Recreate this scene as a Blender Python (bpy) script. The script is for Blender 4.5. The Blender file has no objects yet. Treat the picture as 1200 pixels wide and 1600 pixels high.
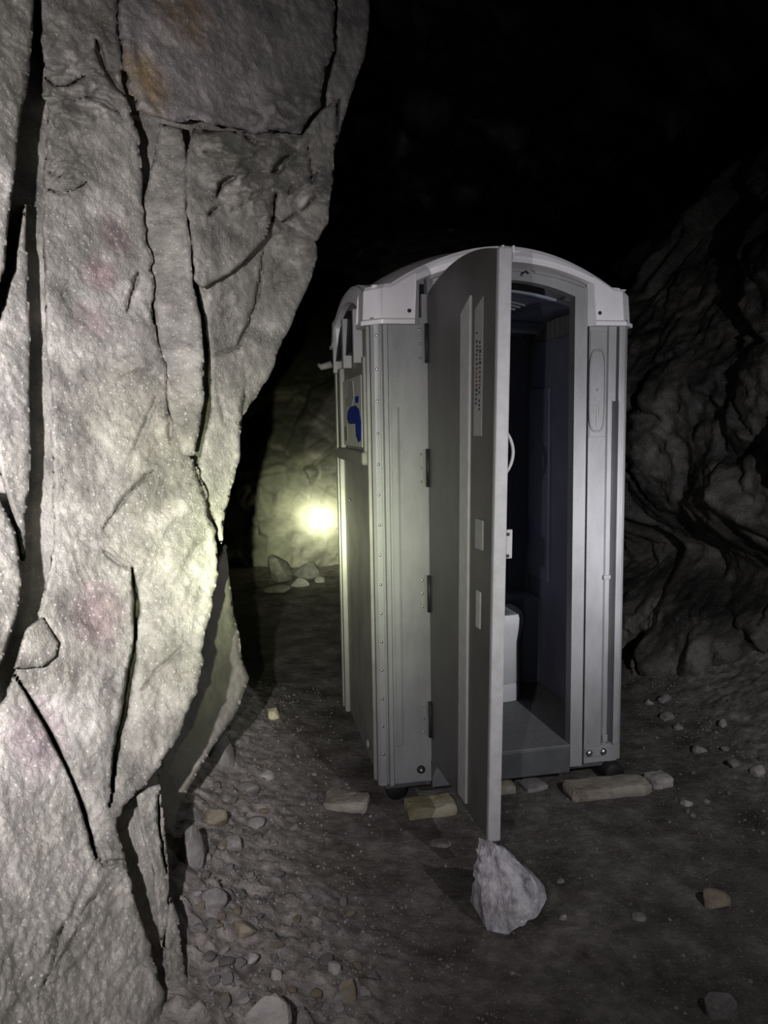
import bpy, bmesh, math, random
import numpy as np
from mathutils import Vector, Matrix

random.seed(7); rng = np.random.default_rng(7)
scene = bpy.context.scene
COL = scene.collection

# ------------------------------------------------------------------ camera
FPX = 1200.0
PITCH, ROLL = 0.1141, -0.0169
BZ = 0.09                       # height of the toilet shell above the ground
CAM = np.array([0.0, 0.0, 1.572 + BZ])
_cp, _sp = math.cos(PITCH), math.sin(PITCH)
FW = np.array([0, _cp, -_sp]); _u0 = np.array([0, _sp, _cp]); _r0 = np.array([1.0, 0, 0])
RT = math.cos(ROLL) * _r0 + math.sin(ROLL) * _u0
UP = -math.sin(ROLL) * _r0 + math.cos(ROLL) * _u0
cd = bpy.data.cameras.new('camera'); cam = bpy.data.objects.new('camera', cd); COL.objects.link(cam)
cd.sensor_fit = 'VERTICAL'; cd.sensor_height = 36.0; cd.lens = FPX / 1600.0 * 36.0
cd.clip_start = 0.02
M4 = Matrix.Identity(4)
for i in range(3):
    M4[i][0] = RT[i]; M4[i][1] = UP[i]; M4[i][2] = -FW[i]; M4[i][3] = CAM[i]
cam.matrix_world = M4
scene.camera = cam

def ray(x, y):
    return FW + RT * ((x - 600) / FPX) + UP * ((800 - y) / FPX)
def at(x, y, d):
    return CAM + ray(x, y) * d

# ------------------------------------------------------------------ world, lamps, exposure
w = bpy.data.worlds.new('dark'); scene.world = w; w.use_nodes = True
w.node_tree.nodes['Background'].inputs[0].default_value = (0.5, 0.55, 0.6, 1)
w.node_tree.nodes['Background'].inputs[1].default_value = 0.0004
vs = scene.view_settings
vs.view_transform = 'Standard'; vs.look = 'None'; vs.gamma = 1.0; vs.use_curve_mapping = False
vs.exposure = 0.0

def lamp(name, loc, target, color, profile, radius=0.012, cone=150):
    """a torch or headlamp: spot light whose beam fades with the angle from its axis; profile = [(power, sigma in degrees), ...]"""
    l = bpy.data.lights.new(name, 'SPOT'); l.energy = 1.0; l.color = color
    l.spot_size = math.radians(cone); l.spot_blend = 0.5; l.shadow_soft_size = radius
    l.use_nodes = True; nt = l.node_tree; N = nt.nodes; L = nt.links
    em = next(n for n in N if n.type == 'EMISSION')
    tc = N.new('ShaderNodeTexCoord'); sx = N.new('ShaderNodeSeparateXYZ'); L.new(tc.outputs['Normal'], sx.inputs[0])
    def m(op, a, b=None):
        n = N.new('ShaderNodeMath'); n.operation = op
        for i, q in enumerate((a, b)):
            if q is None: continue
            if isinstance(q, (int, float)): n.inputs[i].default_value = q
            else: L.new(q, n.inputs[i])
        return n.outputs[0]
    th = m('ARCCOSINE', m('MINIMUM', m('ABSOLUTE', sx.outputs['Z']), 1.0)); tot = None
    for p, sg in profile:
        q = m('DIVIDE', th, math.radians(sg)); e = m('MULTIPLY', m('EXPONENT', m('MULTIPLY', m('MULTIPLY', q, q), -1.0)), float(p))
        tot = e if tot is None else m('ADD', tot, e)
    L.new(tot, em.inputs['Strength'])
    o = bpy.data.objects.new(name, l); COL.objects.link(o); o.location = loc
    o.rotation_euler = (Vector(target) - Vector(loc)).to_track_quat('-Z', 'Y').to_euler()
    return o
# headlamp of the photographer: left of and above the phone, looking at the rock
HEAD = CAM + np.array([-0.30, 0.02, 0.08])
lamp('headlamp', HEAD, at(-230, 830, 1.8), (1.0, 0.945, 0.985), [(640, 30)])
# hand torch, yellowish: hot core fading through its corona into the spill
TORCH = CAM + np.array([-0.16, 0.05, -0.12])
lamp('torch', TORCH, at(495, 815, 8.2), (0.92, 1.0, 0.64), [(24000, 1.2), (6500, 3.2), (720, 8.6)], cone=90)
# headlamp of a companion standing to the right of the frame
MATE = np.array([1.45, 0.85, 1.70])
lamp('companion_headlamp', MATE, (1.00, 3.45, 1.10), (0.98, 0.96, 1.0), [(320, 9.5), (175, 30)])

# ------------------------------------------------------------------ noise
def _hash(i, j, k, s):
    h = (i.astype(np.int64) * 374761393 + j.astype(np.int64) * 668265263 + k.astype(np.int64) * 2147483647 + s * 974634533) & 0xFFFFFFFF
    h = ((h ^ (h >> 13)) * 1274126177) & 0xFFFFFFFF
    h = ((h ^ (h >> 15)) * 2246822519) & 0xFFFFFFFF
    return ((h ^ (h >> 16)) & 0xFFFFFF) / float(0xFFFFFF)
def vnoise(p, s=0):
    p = np.asarray(p, float); f = np.floor(p); t = p - f; t = t * t * (3 - 2 * t)
    i, j, k = f[:, 0], f[:, 1], f[:, 2]; r = 0
    for a in (0, 1):
        for b in (0, 1):
            for c in (0, 1):
                wgt = (t[:, 0] if a else 1 - t[:, 0]) * (t[:, 1] if b else 1 - t[:, 1]) * (t[:, 2] if c else 1 - t[:, 2])
                r = r + wgt * _hash(i + a, j + b, k + c, s)
    return r * 2 - 1
def fbm(p, o=4, s=0, g=0.5, ridged=False):
    p = np.asarray(p, float); a = 1.0; r = 0; tot = 0
    for q in range(o):
        n = vnoise(p * (2 ** q) + 17.3 * q, s + q)
        if ridged: n = 1 - 2 * np.abs(n)
        r = r + a * n; tot += a; a *= g
    return r / tot
def cells(p, s=0):
    """distance to nearest and second nearest feature point, and a random number per cell"""
    p = np.asarray(p, float); f = np.floor(p)
    d1 = np.full(len(p), 9.0); d2 = d1.copy(); idn = np.zeros(len(p)); off = np.zeros((len(p), 3))
    for a in (-1, 0, 1):
        for b in (-1, 0, 1):
            for c in (-1, 0, 1):
                i, j, k = f[:, 0] + a, f[:, 1] + b, f[:, 2] + c
                q = np.stack([i + _hash(i, j, k, s), j + _hash(i, j, k, s + 1), k + _hash(i, j, k, s + 2)], 1)
                d = np.linalg.norm(p - q, axis=1); h = _hash(i, j, k, s + 3)
                near = d < d1
                d2 = np.where(near, d1, np.minimum(d2, d))
                idn = np.where(near, h, idn); off = np.where(near[:, None], p - q, off); d1 = np.where(near, d, d1)
    return d1, d2, idn, off
def facets(p, s=0):
    """blocky broken-rock relief: tilted faces that meet in narrow joints"""
    d1, d2, h, off = cells(p, s)
    m = np.clip((d2 - d1) * 5.0, 0, 1); m = m * (2 - m)
    tx, ty, tz = np.sin(h * 91.7), np.sin(h * 57.3 + 2), np.sin(h * 133.1 + 4)
    return m * (0.35 + (h - 0.5) * 1.1 + 0.8 * (off[:, 0] * tx + off[:, 1] * ty + off[:, 2] * tz)) - 0.3

def ledges(p, k, s=0):
    """stepped, undercut rock: saw-tooth terraces running up to the right, broken up by noise"""
    c = k * (p[:, 2] - 0.42 * p[:, 0] - 0.2 * p[:, 1]) + 1.9 * fbm(p * k * 0.32, 3, 700 + s)
    r = c - np.floor(c); saw = np.where(r < 0.86, 1 - r / 0.86, (r - 0.86) / 0.14)
    return saw * np.clip(0.35 + 1.3 * fbm(p * k * 0.45, 2, 720 + s), 0, 1)

# ------------------------------------------------------------------ materials
MATS = {}
def material(name, colors, scale=4.0, rough=0.8, bump=0.0, bscale=30.0, fine=0.0, fscale=160.0, spec=0.3, stains=(), coord='Object', detail=8.0, metal=0.0, glint=0.0, stretch=(1, 1, 1), bank=False, mottle=0.0):
    m = bpy.data.materials.new(name); m.use_nodes = True; MATS[name] = m
    nt = m.node_tree; N = nt.nodes; L = nt.links
    b = N['Principled BSDF']; b.inputs['Roughness'].default_value = rough
    b.inputs['Specular IOR Level'].default_value = spec; b.inputs['Metallic'].default_value = metal
    tc = N.new('ShaderNodeTexCoord')
    mp = N.new('ShaderNodeMapping'); mp.inputs['Scale'].default_value = stretch
    L.new(tc.outputs[coord], mp.inputs['Vector']); vec = mp.outputs['Vector']
    nz = N.new('ShaderNodeTexNoise'); nz.inputs['Scale'].default_value = scale; nz.inputs['Detail'].default_value = detail; nz.inputs['Roughness'].default_value = 0.62
    L.new(vec, nz.inputs['Vector'])
    rp = N.new('ShaderNodeValToRGB'); el = rp.color_ramp.elements
    n = len(colors); lo, hi = 0.30, 0.70
    el[0].position = lo; el[0].color = (*colors[0], 1); el[1].position = hi; el[1].color = (*colors[-1], 1)
    for i in range(1, n - 1):
        e = el.new(lo + (hi - lo) * i / (n - 1)); e.color = (*colors[i], 1)
    L.new(nz.outputs['Fac'], rp.inputs['Fac']); col = rp.outputs['Color']
    if mottle > 0:
        n3 = N.new('ShaderNodeTexNoise'); n3.inputs['Scale'].default_value = 2.6; n3.inputs['Detail'].default_value = 5; n3.inputs['Distortion'].default_value = 0.6; L.new(vec, n3.inputs['Vector'])
        r3 = N.new('ShaderNodeValToRGB'); e3 = r3.color_ramp.elements; e3[0].position = 0.34; e3[0].color = (0.60, 0.60, 0.55, 1); e3[1].position = 0.62; e3[1].color = (1.0, 0.99, 0.97, 1)
        L.new(n3.outputs['Fac'], r3.inputs['Fac'])
        mx = N.new('ShaderNodeMixRGB'); mx.blend_type = 'MULTIPLY'; mx.inputs['Fac'].default_value = mottle
        L.new(col, mx.inputs['Color1']); L.new(r3.outputs['Color'], mx.inputs['Color2']); col = mx.outputs['Color']
    for k, (c, r, sc, strength) in enumerate(stains):       # soft-edged coloured patches at places in the scene
        d = N.new('ShaderNodeVectorMath'); d.operation = 'DISTANCE'
        wn = N.new('ShaderNodeTexNoise'); wn.inputs['Scale'].default_value = 9.0; wn.inputs['Detail'].default_value = 6
        L.new(tc.outputs['Object'], wn.inputs['Vector'])
        mad = N.new('ShaderNodeVectorMath'); mad.operation = 'MULTIPLY_ADD'
        mad.inputs[1].default_value = (0.35 * r * 2,) * 3; L.new(wn.outputs['Color'], mad.inputs[0])
        sub = N.new('ShaderNodeVectorMath'); sub.operation = 'ADD'; sub.inputs[1].default_value = (-0.35 * r,) * 3
        L.new(tc.outputs['Object'], sub.inputs[0]); L.new(sub.outputs[0], mad.inputs[2])
        L.new(mad.outputs[0], d.inputs[0]); d.inputs[1].default_value = c
        mr = N.new('ShaderNodeMapRange'); mr.interpolation_type = 'SMOOTHSTEP'
        mr.inputs['From Min'].default_value = r; mr.inputs['From Max'].default_value = 0.25 * r
        mr.inputs['To Min'].default_value = 0; mr.inputs['To Max'].default_value = strength
        L.new(d.outputs['Value'], mr.inputs['Value'])
        mx = N.new('ShaderNodeMixRGB'); mx.blend_type = 'MULTIPLY'; mx.inputs['Color2'].default_value = (*sc, 1)
        L.new(mr.outputs[0], mx.inputs['Fac']); L.new(col, mx.inputs['Color1']); col = mx.outputs['Color']
    if glint > 0:  # glints painted into the base colour as pale flecks
        vz = N.new('ShaderNodeTexVoronoi'); vz.inputs['Scale'].default_value = 70.0; vz.inputs['Randomness'].default_value = 1.0
        L.new(tc.outputs['Object'], vz.inputs['Vector'])
        mr = N.new('ShaderNodeMapRange'); mr.inputs['From Min'].default_value = 0.26; mr.inputs['From Max'].default_value = 0.06
        mr.inputs['To Min'].default_value = 0; mr.inputs['To Max'].default_value = glint
        L.new(vz.outputs['Distance'], mr.inputs['Value'])
        mx = N.new('ShaderNodeMixRGB'); mx.inputs['Color2'].default_value = (0.8, 0.78, 0.74, 1)
        L.new(mr.outputs[0], mx.inputs['Fac']); L.new(col, mx.inputs['Color1']); col = mx.outputs['Color']
    if bank:                                            # banks of scree are paler than the trodden floor
        sx = N.new('ShaderNodeSeparateXYZ'); L.new(tc.outputs['Object'], sx.inputs[0])
        ad = N.new('ShaderNodeMath'); ad.operation = 'MULTIPLY_ADD'; ad.inputs[1].default_value = 0.10; L.new(nz.outputs['Fac'], ad.inputs[0]); L.new(sx.outputs['Z'], ad.inputs[2])
        mr = N.new('ShaderNodeMapRange'); mr.inputs['From Min'].default_value = 0.045; mr.inputs['From Max'].default_value = 0.16; L.new(ad.outputs[0], mr.inputs['Value'])
        n2 = N.new('ShaderNodeTexNoise'); n2.inputs['Scale'].default_value = 22; n2.inputs['Detail'].default_value = 10; L.new(vec, n2.inputs['Vector'])
        r2 = N.new('ShaderNodeValToRGB'); r2.color_ramp.elements[0].position = 0.3; r2.color_ramp.elements[0].color = (0.12, 0.11, 0.10, 1); r2.color_ramp.elements[1].position = 0.7; r2.color_ramp.elements[1].color = (0.40, 0.375, 0.35, 1)
        L.new(n2.outputs['Fac'], r2.inputs['Fac'])
        mx = N.new('ShaderNodeMixRGB'); L.new(mr.outputs[0], mx.inputs['Fac']); L.new(col, mx.inputs['Color1']); L.new(r2.outputs['Color'], mx.inputs['Color2']); col = mx.outputs['Color']
    L.new(col, b.inputs['Base Color'])
    if bump > 0 or fine > 0:
        prev = None
        for st, sc, dist in ((bump, bscale, 0.02), (fine, fscale, 0.006)):
            if st <= 0: continue
            t = N.new('ShaderNodeTexNoise'); t.inputs['Scale'].default_value = sc; t.inputs['Detail'].default_value = 7; t.inputs['Roughness'].default_value = 0.65
            L.new(vec, t.inputs['Vector'])
            bp = N.new('ShaderNodeBump'); bp.inputs['Strength'].default_value = st; bp.inputs['Distance'].default_value = dist
            L.new(t.outputs['Fac'], bp.inputs['Height'])
            if prev: L.new(prev.outputs['Normal'], bp.inputs['Normal'])
            prev = bp
        L.new(prev.outputs['Normal'], b.inputs['Normal'])
    return m

# ------------------------------------------------------------------ mesh helpers
def link(name, me, parent=None):
    o = bpy.data.objects.new(name, me); COL.objects.link(o)
    if parent is not None: o.parent = parent
    return o
def tag(o, label=None, cat=None, group=None, kind=None):
    if label: o['label'] = label
    if cat: o['category'] = cat
    if group: o['group'] = group
    if kind: o['kind'] = kind
    return o
def empty(name, loc=(0, 0, 0), rz=0.0):
    o = bpy.data.objects.new(name, None); COL.objects.link(o); o.location = loc; o.rotation_euler = (0, 0, rz)
    o.empty_display_size = 0.1
    return o
class MB:
    def __init__(s): s.v = []; s.f = []
    def add(s, vs, fs):
        n = len(s.v); s.v += [tuple(map(float, q)) for q in vs]; s.f += [tuple(n + i for i in q) for q in fs]; return s
    def box(s, x0, x1, y0, y1, z0, z1):
        vs = [(x0, y0, z0), (x1, y0, z0), (x1, y1, z0), (x0, y1, z0), (x0, y0, z1), (x1, y0, z1), (x1, y1, z1), (x0, y1, z1)]
        return s.add(vs, [(0, 3, 2, 1), (4, 5, 6, 7), (0, 1, 5, 4), (1, 2, 6, 5), (2, 3, 7, 6), (3, 0, 4, 7)])
    def prism(s, poly, fn, t0, t1):
        """closed polygon (a,b) extruded from t0 to t1; fn(a,b,t) gives the point"""
        n = len(poly); vs = [fn(a, b, t0) for a, b in poly] + [fn(a, b, t1) for a, b in poly]
        fs = [tuple(range(n))[::-1], tuple(range(n, 2 * n))] + [(i, (i + 1) % n, n + (i + 1) % n, n + i) for i in range(n)]
        return s.add(vs, fs)
    def tube(s, pts, r, n=10, cap=True):
        pts = [Vector(p) for p in pts]; rs = r if isinstance(r, (list, tuple)) else [r] * len(pts)
        vs = []; ref = Vector((0.31, 0.22, 0.93))
        for i, p in enumerate(pts):
            d = (pts[min(i + 1, len(pts) - 1)] - pts[max(i - 1, 0)]).normalized()
            a = d.cross(ref); a = a.normalized() if a.length > 1e-4 else d.orthogonal().normalized(); b = d.cross(a)
            for k in range(n):
                t = 2 * math.pi * k / n; vs.append(p + (a * math.cos(t) + b * math.sin(t)) * rs[i])
        fs = []
        for i in range(len(pts) - 1):
            for k in range(n): fs.append((i * n + k, i * n + (k + 1) % n, (i + 1) * n + (k + 1) % n, (i + 1) * n + k))
        if cap: fs += [tuple(range(n))[::-1], tuple(range((len(pts) - 1) * n, len(pts) * n))]
        return s.add(vs, fs)
    def grid(s, P):
        """P: rows x cols x 3 points"""
        R, Cc, _ = P.shape; idx = np.arange(R * Cc).reshape(R, Cc)
        fs = np.stack([idx[:-1, :-1], idx[:-1, 1:], idx[1:, 1:], idx[1:, :-1]], -1).reshape(-1, 4)
        return s.add(P.reshape(-1, 3), [tuple(q) for q in fs.tolist()])
    def mesh(s, name, mat, smooth=False):
        me = bpy.data.meshes.new(name); me.from_pydata(s.v, [], s.f); me.update()
        bm = bmesh.new(); bm.from_mesh(me); bmesh.ops.recalc_face_normals(bm, faces=bm.faces); bm.to_mesh(me); bm.free()
        me.materials.append(MATS[mat] if isinstance(mat, str) else mat)
        if smooth: me.polygons.foreach_set('use_smooth', [True] * len(me.polygons))
        return me
    def build(s, name, mat, parent=None, smooth=False, bevel=0.0, seg=2):
        o = link(name, s.mesh(name, mat, smooth), parent)
        if bevel > 0:
            m = o.modifiers.new('bevel', 'BEVEL'); m.width = bevel; m.segments = seg; m.limit_method = 'ANGLE'; m.angle_limit = math.radians(40)
        return o
def np_mesh(name, verts, faces, mat, parent=None, smooth=True, kind=None):
    me = bpy.data.meshes.new(name)
    verts = np.asarray(verts, np.float32); faces = np.asarray(faces, np.int32); k = faces.shape[1]
    me.vertices.add(len(verts)); me.vertices.foreach_set('co', verts.ravel())
    me.loops.add(faces.size); me.loops.foreach_set('vertex_index', faces.ravel())
    me.polygons.add(len(faces)); me.polygons.foreach_set('loop_start', np.arange(0, faces.size, k, dtype=np.int32))
    me.polygons.foreach_set('loop_total', np.full(len(faces), k, np.int32))
    me.update(calc_edges=True)
    me.polygons.foreach_set('use_smooth', np.full(len(faces), smooth))
    me.materials.append(MATS[mat]); me.validate()
    o = link(name, me, parent)
    if kind: o['kind'] = kind
    return o

# ------------------------------------------------------------------ material list
def base_depth(X, Y):
    """distance of the left rock face from the lens: near at the lower left, receding to the right and upward"""
    return 1.76 + 0.0016 * np.clip(X, -200, 700) + np.where(Y < 800, 0.00028, 0.00046) * (800 - Y) + 0.0009 * np.clip(X - 330, 0, 400)
def rp(x, y, d=0): return tuple(at(x, y, float(base_depth(x, y))))
PINK = (0.88, 0.60, 0.74)
material('rock_pale', [(0.15, 0.145, 0.135), (0.29, 0.285, 0.265), (0.41, 0.40, 0.37), (0.62, 0.60, 0.57)], scale=9, rough=0.85, bump=0.45, bscale=45, fine=1.0, fscale=150, glint=0.45, detail=14, mottle=1.0,
         stains=[(rp(180, 370, 2.05), 0.07, PINK, 0.6), (rp(158, 430, 2.0), 0.08, PINK, 0.6), (rp(145, 500, 2.0), 0.08, (0.92, 0.75, 0.82), 0.6), (rp(150, 960, 1.85), 0.13, PINK, 0.55), (rp(60, 1150, 1.55), 0.13, (0.9, 0.72, 0.85), 0.6), (rp(210, 650, 2.1), 0.22, (0.9, 0.9, 0.8), 0.5)])
material('rock_brown', [(0.16, 0.15, 0.145), (0.26, 0.245, 0.235), (0.34, 0.32, 0.305), (0.46, 0.43, 0.40)], scale=8, rough=0.8, bump=0.45, bscale=40, fine=1.0, fscale=130, glint=0.45,
         stains=[(rp(215, 140, 2.15), 0.13, (1.0, 0.72, 0.30), 0.9), (rp(270, 30, 2.25), 0.16, (0.9, 0.62, 0.32), 0.8)])
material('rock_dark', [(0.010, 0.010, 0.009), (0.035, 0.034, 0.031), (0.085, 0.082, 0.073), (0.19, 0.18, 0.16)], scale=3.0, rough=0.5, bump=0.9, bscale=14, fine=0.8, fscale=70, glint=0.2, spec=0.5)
material('rock_far', [(0.13, 0.125, 0.11), (0.24, 0.23, 0.20), (0.34, 0.32, 0.27)], scale=2.4, rough=0.8, bump=0.7, bscale=7, fine=0.5, fscale=40)
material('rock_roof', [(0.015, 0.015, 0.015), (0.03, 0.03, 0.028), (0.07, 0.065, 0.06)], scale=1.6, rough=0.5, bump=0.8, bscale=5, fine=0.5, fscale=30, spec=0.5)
material('ground', [(0.045, 0.039, 0.034), (0.09, 0.081, 0.072), (0.125, 0.116, 0.107), (0.19, 0.178, 0.165)], scale=5.5, rough=0.9, bump=0.8, bscale=28, fine=0.8, fscale=120, glint=0.25, detail=12, bank=True)
material('rubble', [(0.10, 0.095, 0.09), (0.20, 0.19, 0.18), (0.30, 0.285, 0.27), (0.42, 0.40, 0.38)], scale=14, rough=0.9, bump=0.8, bscale=40, fine=0.6, fscale=120)
material('stone_grey', [(0.12, 0.115, 0.11), (0.20, 0.192, 0.185), (0.29, 0.28, 0.27)], scale=12, rough=0.85, bump=0.6, bscale=40)
material('stone_pale', [(0.22, 0.21, 0.20), (0.34, 0.325, 0.305), (0.46, 0.44, 0.42)], scale=14, rough=0.8, bump=0.6, bscale=40)
material('stone_tan', [(0.13, 0.11, 0.08), (0.22, 0.19, 0.14), (0.31, 0.275, 0.21)], scale=14, rough=0.85, bump=0.6, bscale=40)
material('stone_yellow', [(0.45, 0.40, 0.20), (0.62, 0.58, 0.36), (0.72, 0.68, 0.50)], scale=18, rough=0.8, bump=0.5, bscale=50)
material('stone_quartz', [(0.07, 0.065, 0.08), (0.40, 0.385, 0.42), (0.72, 0.70, 0.74), (0.86, 0.84, 0.87)], scale=17, rough=0.6, bump=0.9, bscale=26, fine=0.6, fscale=120, stretch=(1.6, 1.6, 0.6))
material('block_stone', [(0.14, 0.11, 0.08), (0.27, 0.25, 0.205), (0.36, 0.34, 0.29)], scale=9, rough=0.9, bump=0.6, bscale=40)
material('block_mossy', [(0.20, 0.185, 0.07), (0.30, 0.28, 0.19), (0.36, 0.34, 0.27)], scale=7, rough=0.9, bump=0.6, bscale=40)
material('plastic_grey', [(0.21, 0.215, 0.222), (0.275, 0.28, 0.288), (0.32, 0.325, 0.333)], scale=7, rough=0.45, bump=0.05, bscale=20, fine=0.25, fscale=240, spec=0.45, stretch=(1, 1, 0.35))
material('plastic_side', [(0.17, 0.165, 0.15), (0.23, 0.225, 0.21), (0.27, 0.265, 0.25)], scale=5, rough=0.5, fine=0.15, fscale=200, spec=0.4)
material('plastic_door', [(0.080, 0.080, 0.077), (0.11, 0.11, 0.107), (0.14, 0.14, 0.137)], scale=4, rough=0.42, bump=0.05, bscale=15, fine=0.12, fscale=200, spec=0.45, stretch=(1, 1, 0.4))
material('plastic_edge', [(0.40, 0.40, 0.40), (0.50, 0.50, 0.50)], scale=20, rough=0.45, fine=0.1, fscale=200)
material('plastic_white', [(0.70, 0.69, 0.71), (0.78, 0.77, 0.79), (0.82, 0.81, 0.83)], scale=6, rough=0.5, fine=0.12, fscale=200)
material('plastic_inside', [(0.13, 0.14, 0.185), (0.16, 0.17, 0.22), (0.19, 0.20, 0.25)], scale=4, rough=0.5, fine=0.1, fscale=200)
material('plastic_inside_lit', [(0.22, 0.235, 0.29), (0.27, 0.285, 0.345)], scale=4, rough=0.5, fine=0.1, fscale=200)  # paler copy of the inner plastic, bounced light put into its colour
material('plastic_tank', [(0.42, 0.43, 0.44), (0.50, 0.51, 0.52)], scale=8, rough=0.45, fine=0.12, fscale=220)
material('plastic_dark', [(0.018, 0.018, 0.02), (0.035, 0.035, 0.038)], scale=10, rough=0.5)
material('rubber_black', [(0.008, 0.008, 0.008), (0.02, 0.02, 0.02)], scale=12, rough=0.6)
material('floor_plastic', [(0.12, 0.125, 0.125), (0.17, 0.175, 0.175)], scale=30, rough=0.6, fine=0.3, fscale=150)
material('step_plastic', [(0.07, 0.075, 0.08), (0.10, 0.105, 0.11)], scale=12, rough=0.5, fine=0.2, fscale=150)
material('metal', [(0.55, 0.55, 0.55), (0.7, 0.7, 0.7)], scale=30, rough=0.3, metal=1.0)
material('label_white', [(0.42, 0.42, 0.39), (0.52, 0.52, 0.49)], scale=20, rough=0.5)
material('label_grey', [(0.30, 0.31, 0.30), (0.38, 0.39, 0.38)], scale=30, rough=0.5)
material('print_dark', [(0.04, 0.035, 0.03), (0.06, 0.05, 0.045)], scale=20, rough=0.6)
material('print_red', [(0.16, 0.06, 0.05), (0.20, 0.08, 0.06)], scale=20, rough=0.6)
material('print_blue', [(0.015, 0.035, 0.22), (0.02, 0.05, 0.28)], scale=20, rough=0.5)

# ------------------------------------------------------------------ the setting: ground
def wall_x(y):                  # foot line of the left rock
    return np.interp(y, [-1.5, 1.2, 2.0, 2.8, 3.6, 4.6, 5.6], [-0.55, -0.55, -0.62, -0.88, -1.02, -1.22, -1.9])
def ground_z(x, y, fine=True):
    x = np.atleast_1d(np.asarray(x, float)); y = np.atleast_1d(np.asarray(y, float))
    p = np.stack([x, y, 0 * x], 1)
    d = x - wall_x(y)
    berm = 0.30 * np.clip(1 - d / 0.80, 0, 1.25) ** 1.4 * np.clip((5.6 - y) / 1.2, 0, 1)
    rightbank = 0.30 * np.clip((x - 1.45) / 0.7, 0, 1.4) ** 1.6 * np.clip((y - 1.8) / 1.0, 0, 1)
    back = 0.10 * np.clip((y - 7.6) / 0.9, 0, 1.3) ** 1.5
    z = berm + rightbank + back
    calm = 1 - 0.75 * np.exp(-(((x - 0.5) / 0.85) ** 4 + ((y - 3.6) / 0.95) ** 4))
    z = z + calm * (0.022 * fbm(p * 1.7, 3, 11) + (0.012 + 0.04 * np.clip(berm + rightbank, 0, .3) / .3) * fbm(p * 6, 3, 12))
    if fine:
        rough = np.clip(0.25 + np.clip(berm + rightbank, 0, .25) / .25 + 0.9 * np.exp(-((x + 0.2) / 0.35) ** 2 - ((y - 1.9) / 0.45) ** 2), 0, 1.3)
        d1, d2, h, _ = cells(p * 20, 5); e1, e2, g_, _ = cells(p * 9 + 3, 6)
        z = z + calm * rough * (0.026 * np.clip(0.55 - d1, 0, 1) * (h > 0.35) * h * 2 + 0.05 * np.clip(0.5 - e1, 0, 1) * (g_ > 0.6) + 0.008 * fbm(p * 30, 2, 13))
    return z
def gz(x, y, fine=False): return float(ground_z(x, y, fine)[0])
def on_ground(px, py):
    z = 0.0; q = ray(px, py)
    for _ in range(12):
        t = (z - CAM[2]) / q[2]; X = CAM + q * t; z = 0.5 * z + 0.5 * gz(X[0], X[1])
    return X
xs = np.concatenate([np.arange(-3.2, -1.3, 0.05), np.arange(-1.3, 2.2, 0.0135), np.arange(2.2, 3.6, 0.05)])
ys = np.concatenate([np.arange(-1.5, 1.5, 0.06), np.arange(1.5, 3.3, 0.0125), np.arange(3.3, 5.0, 0.025), np.arange(5.0, 9.6, 0.05)])
GX, GY = np.meshgrid(xs, ys); gzv = ground_z(GX.ravel(), GY.ravel())
idx = np.arange(GX.size).reshape(GX.shape)
quads = np.stack([idx[:-1, :-1], idx[:-1, 1:], idx[1:, 1:], idx[1:, :-1]], -1).reshape(-1, 4)
np_mesh('floor', np.stack([GX.ravel(), GY.ravel(), gzv], 1), quads, 'ground', kind='structure')

# ------------------------------------------------------------------ the setting: right, back wall and ceiling
def sheet(name, fn, a, b, mat):
    A, B = np.meshgrid(a, b); V = fn(A.ravel(), B.ravel())
    i = np.arange(A.size).reshape(A.shape)
    q = np.stack([i[:-1, :-1], i[:-1, 1:], i[1:, 1:], i[1:, :-1]], -1).reshape(-1, 4)
    return np_mesh(name, V, q, mat, kind='structure')
RW = np.array([(3.6, -1.5), (3.5, 1.2), (2.9, 2.6), (2.35, 3.5), (2.05, 4.3), (1.75, 4.95), (1.45, 5.6), (1.5, 6.4), (1.8, 9.6)])
RS = np.concatenate([[0], np.cumsum(np.hypot(*np.diff(RW, axis=0).T))])
def right_wall(t, z):
    x = np.interp(t, RS, RW[:, 0]); y = np.interp(t, RS, RW[:, 1])
    e = 0.35; tx = np.interp(t + e, RS, RW[:, 0]) - np.interp(t - e, RS, RW[:, 0]); ty = np.interp(t + e, RS, RW[:, 1]) - np.interp(t - e, RS, RW[:, 1])
    l = np.hypot(tx, ty) + 1e-6; nx, ny = -ty / l, tx / l            # towards the passage
    p = np.stack([x, y, z], 1)
    lean = np.stack([t - 0.45 * z, 0 * t, z * 0.62 + 0.25 * t], 1)
    wob = 0.25 * np.stack([fbm(p * 3, 3, 32), 0 * t, fbm(p * 3, 3, 33)], 1)
    r = 0.20 * facets(lean * 1.25 + wob, 31) + 0.09 * facets(lean * 2.9 + wob, 41) + 0.09 * fbm(p * 3.5, 6, 61, 0.55) + 0.045 * fbm(p * 8, 4, 63, 0.6, True)
    under = 0.45 * np.exp(-((z - 0.72) / 0.26) ** 2)                     # undercut above the scree
    r = r - under - 0.55 * np.clip(z - 1.75, 0, 9) ** 1.4
    return np.stack([x + nx * r, y + ny * r, z + 0.03 * fbm(p * 3, 2, 71)], 1)
sheet('wall_right', right_wall, np.concatenate([np.arange(0, RS[2], 0.08), np.arange(RS[2], RS[6] + .3, 0.016), np.arange(RS[6] + .3, RS[-1], 0.06)]), np.concatenate([np.arange(-0.3, 2.6, 0.016), np.arange(2.6, 6.4, 0.07)]), 'rock_dark')
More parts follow.
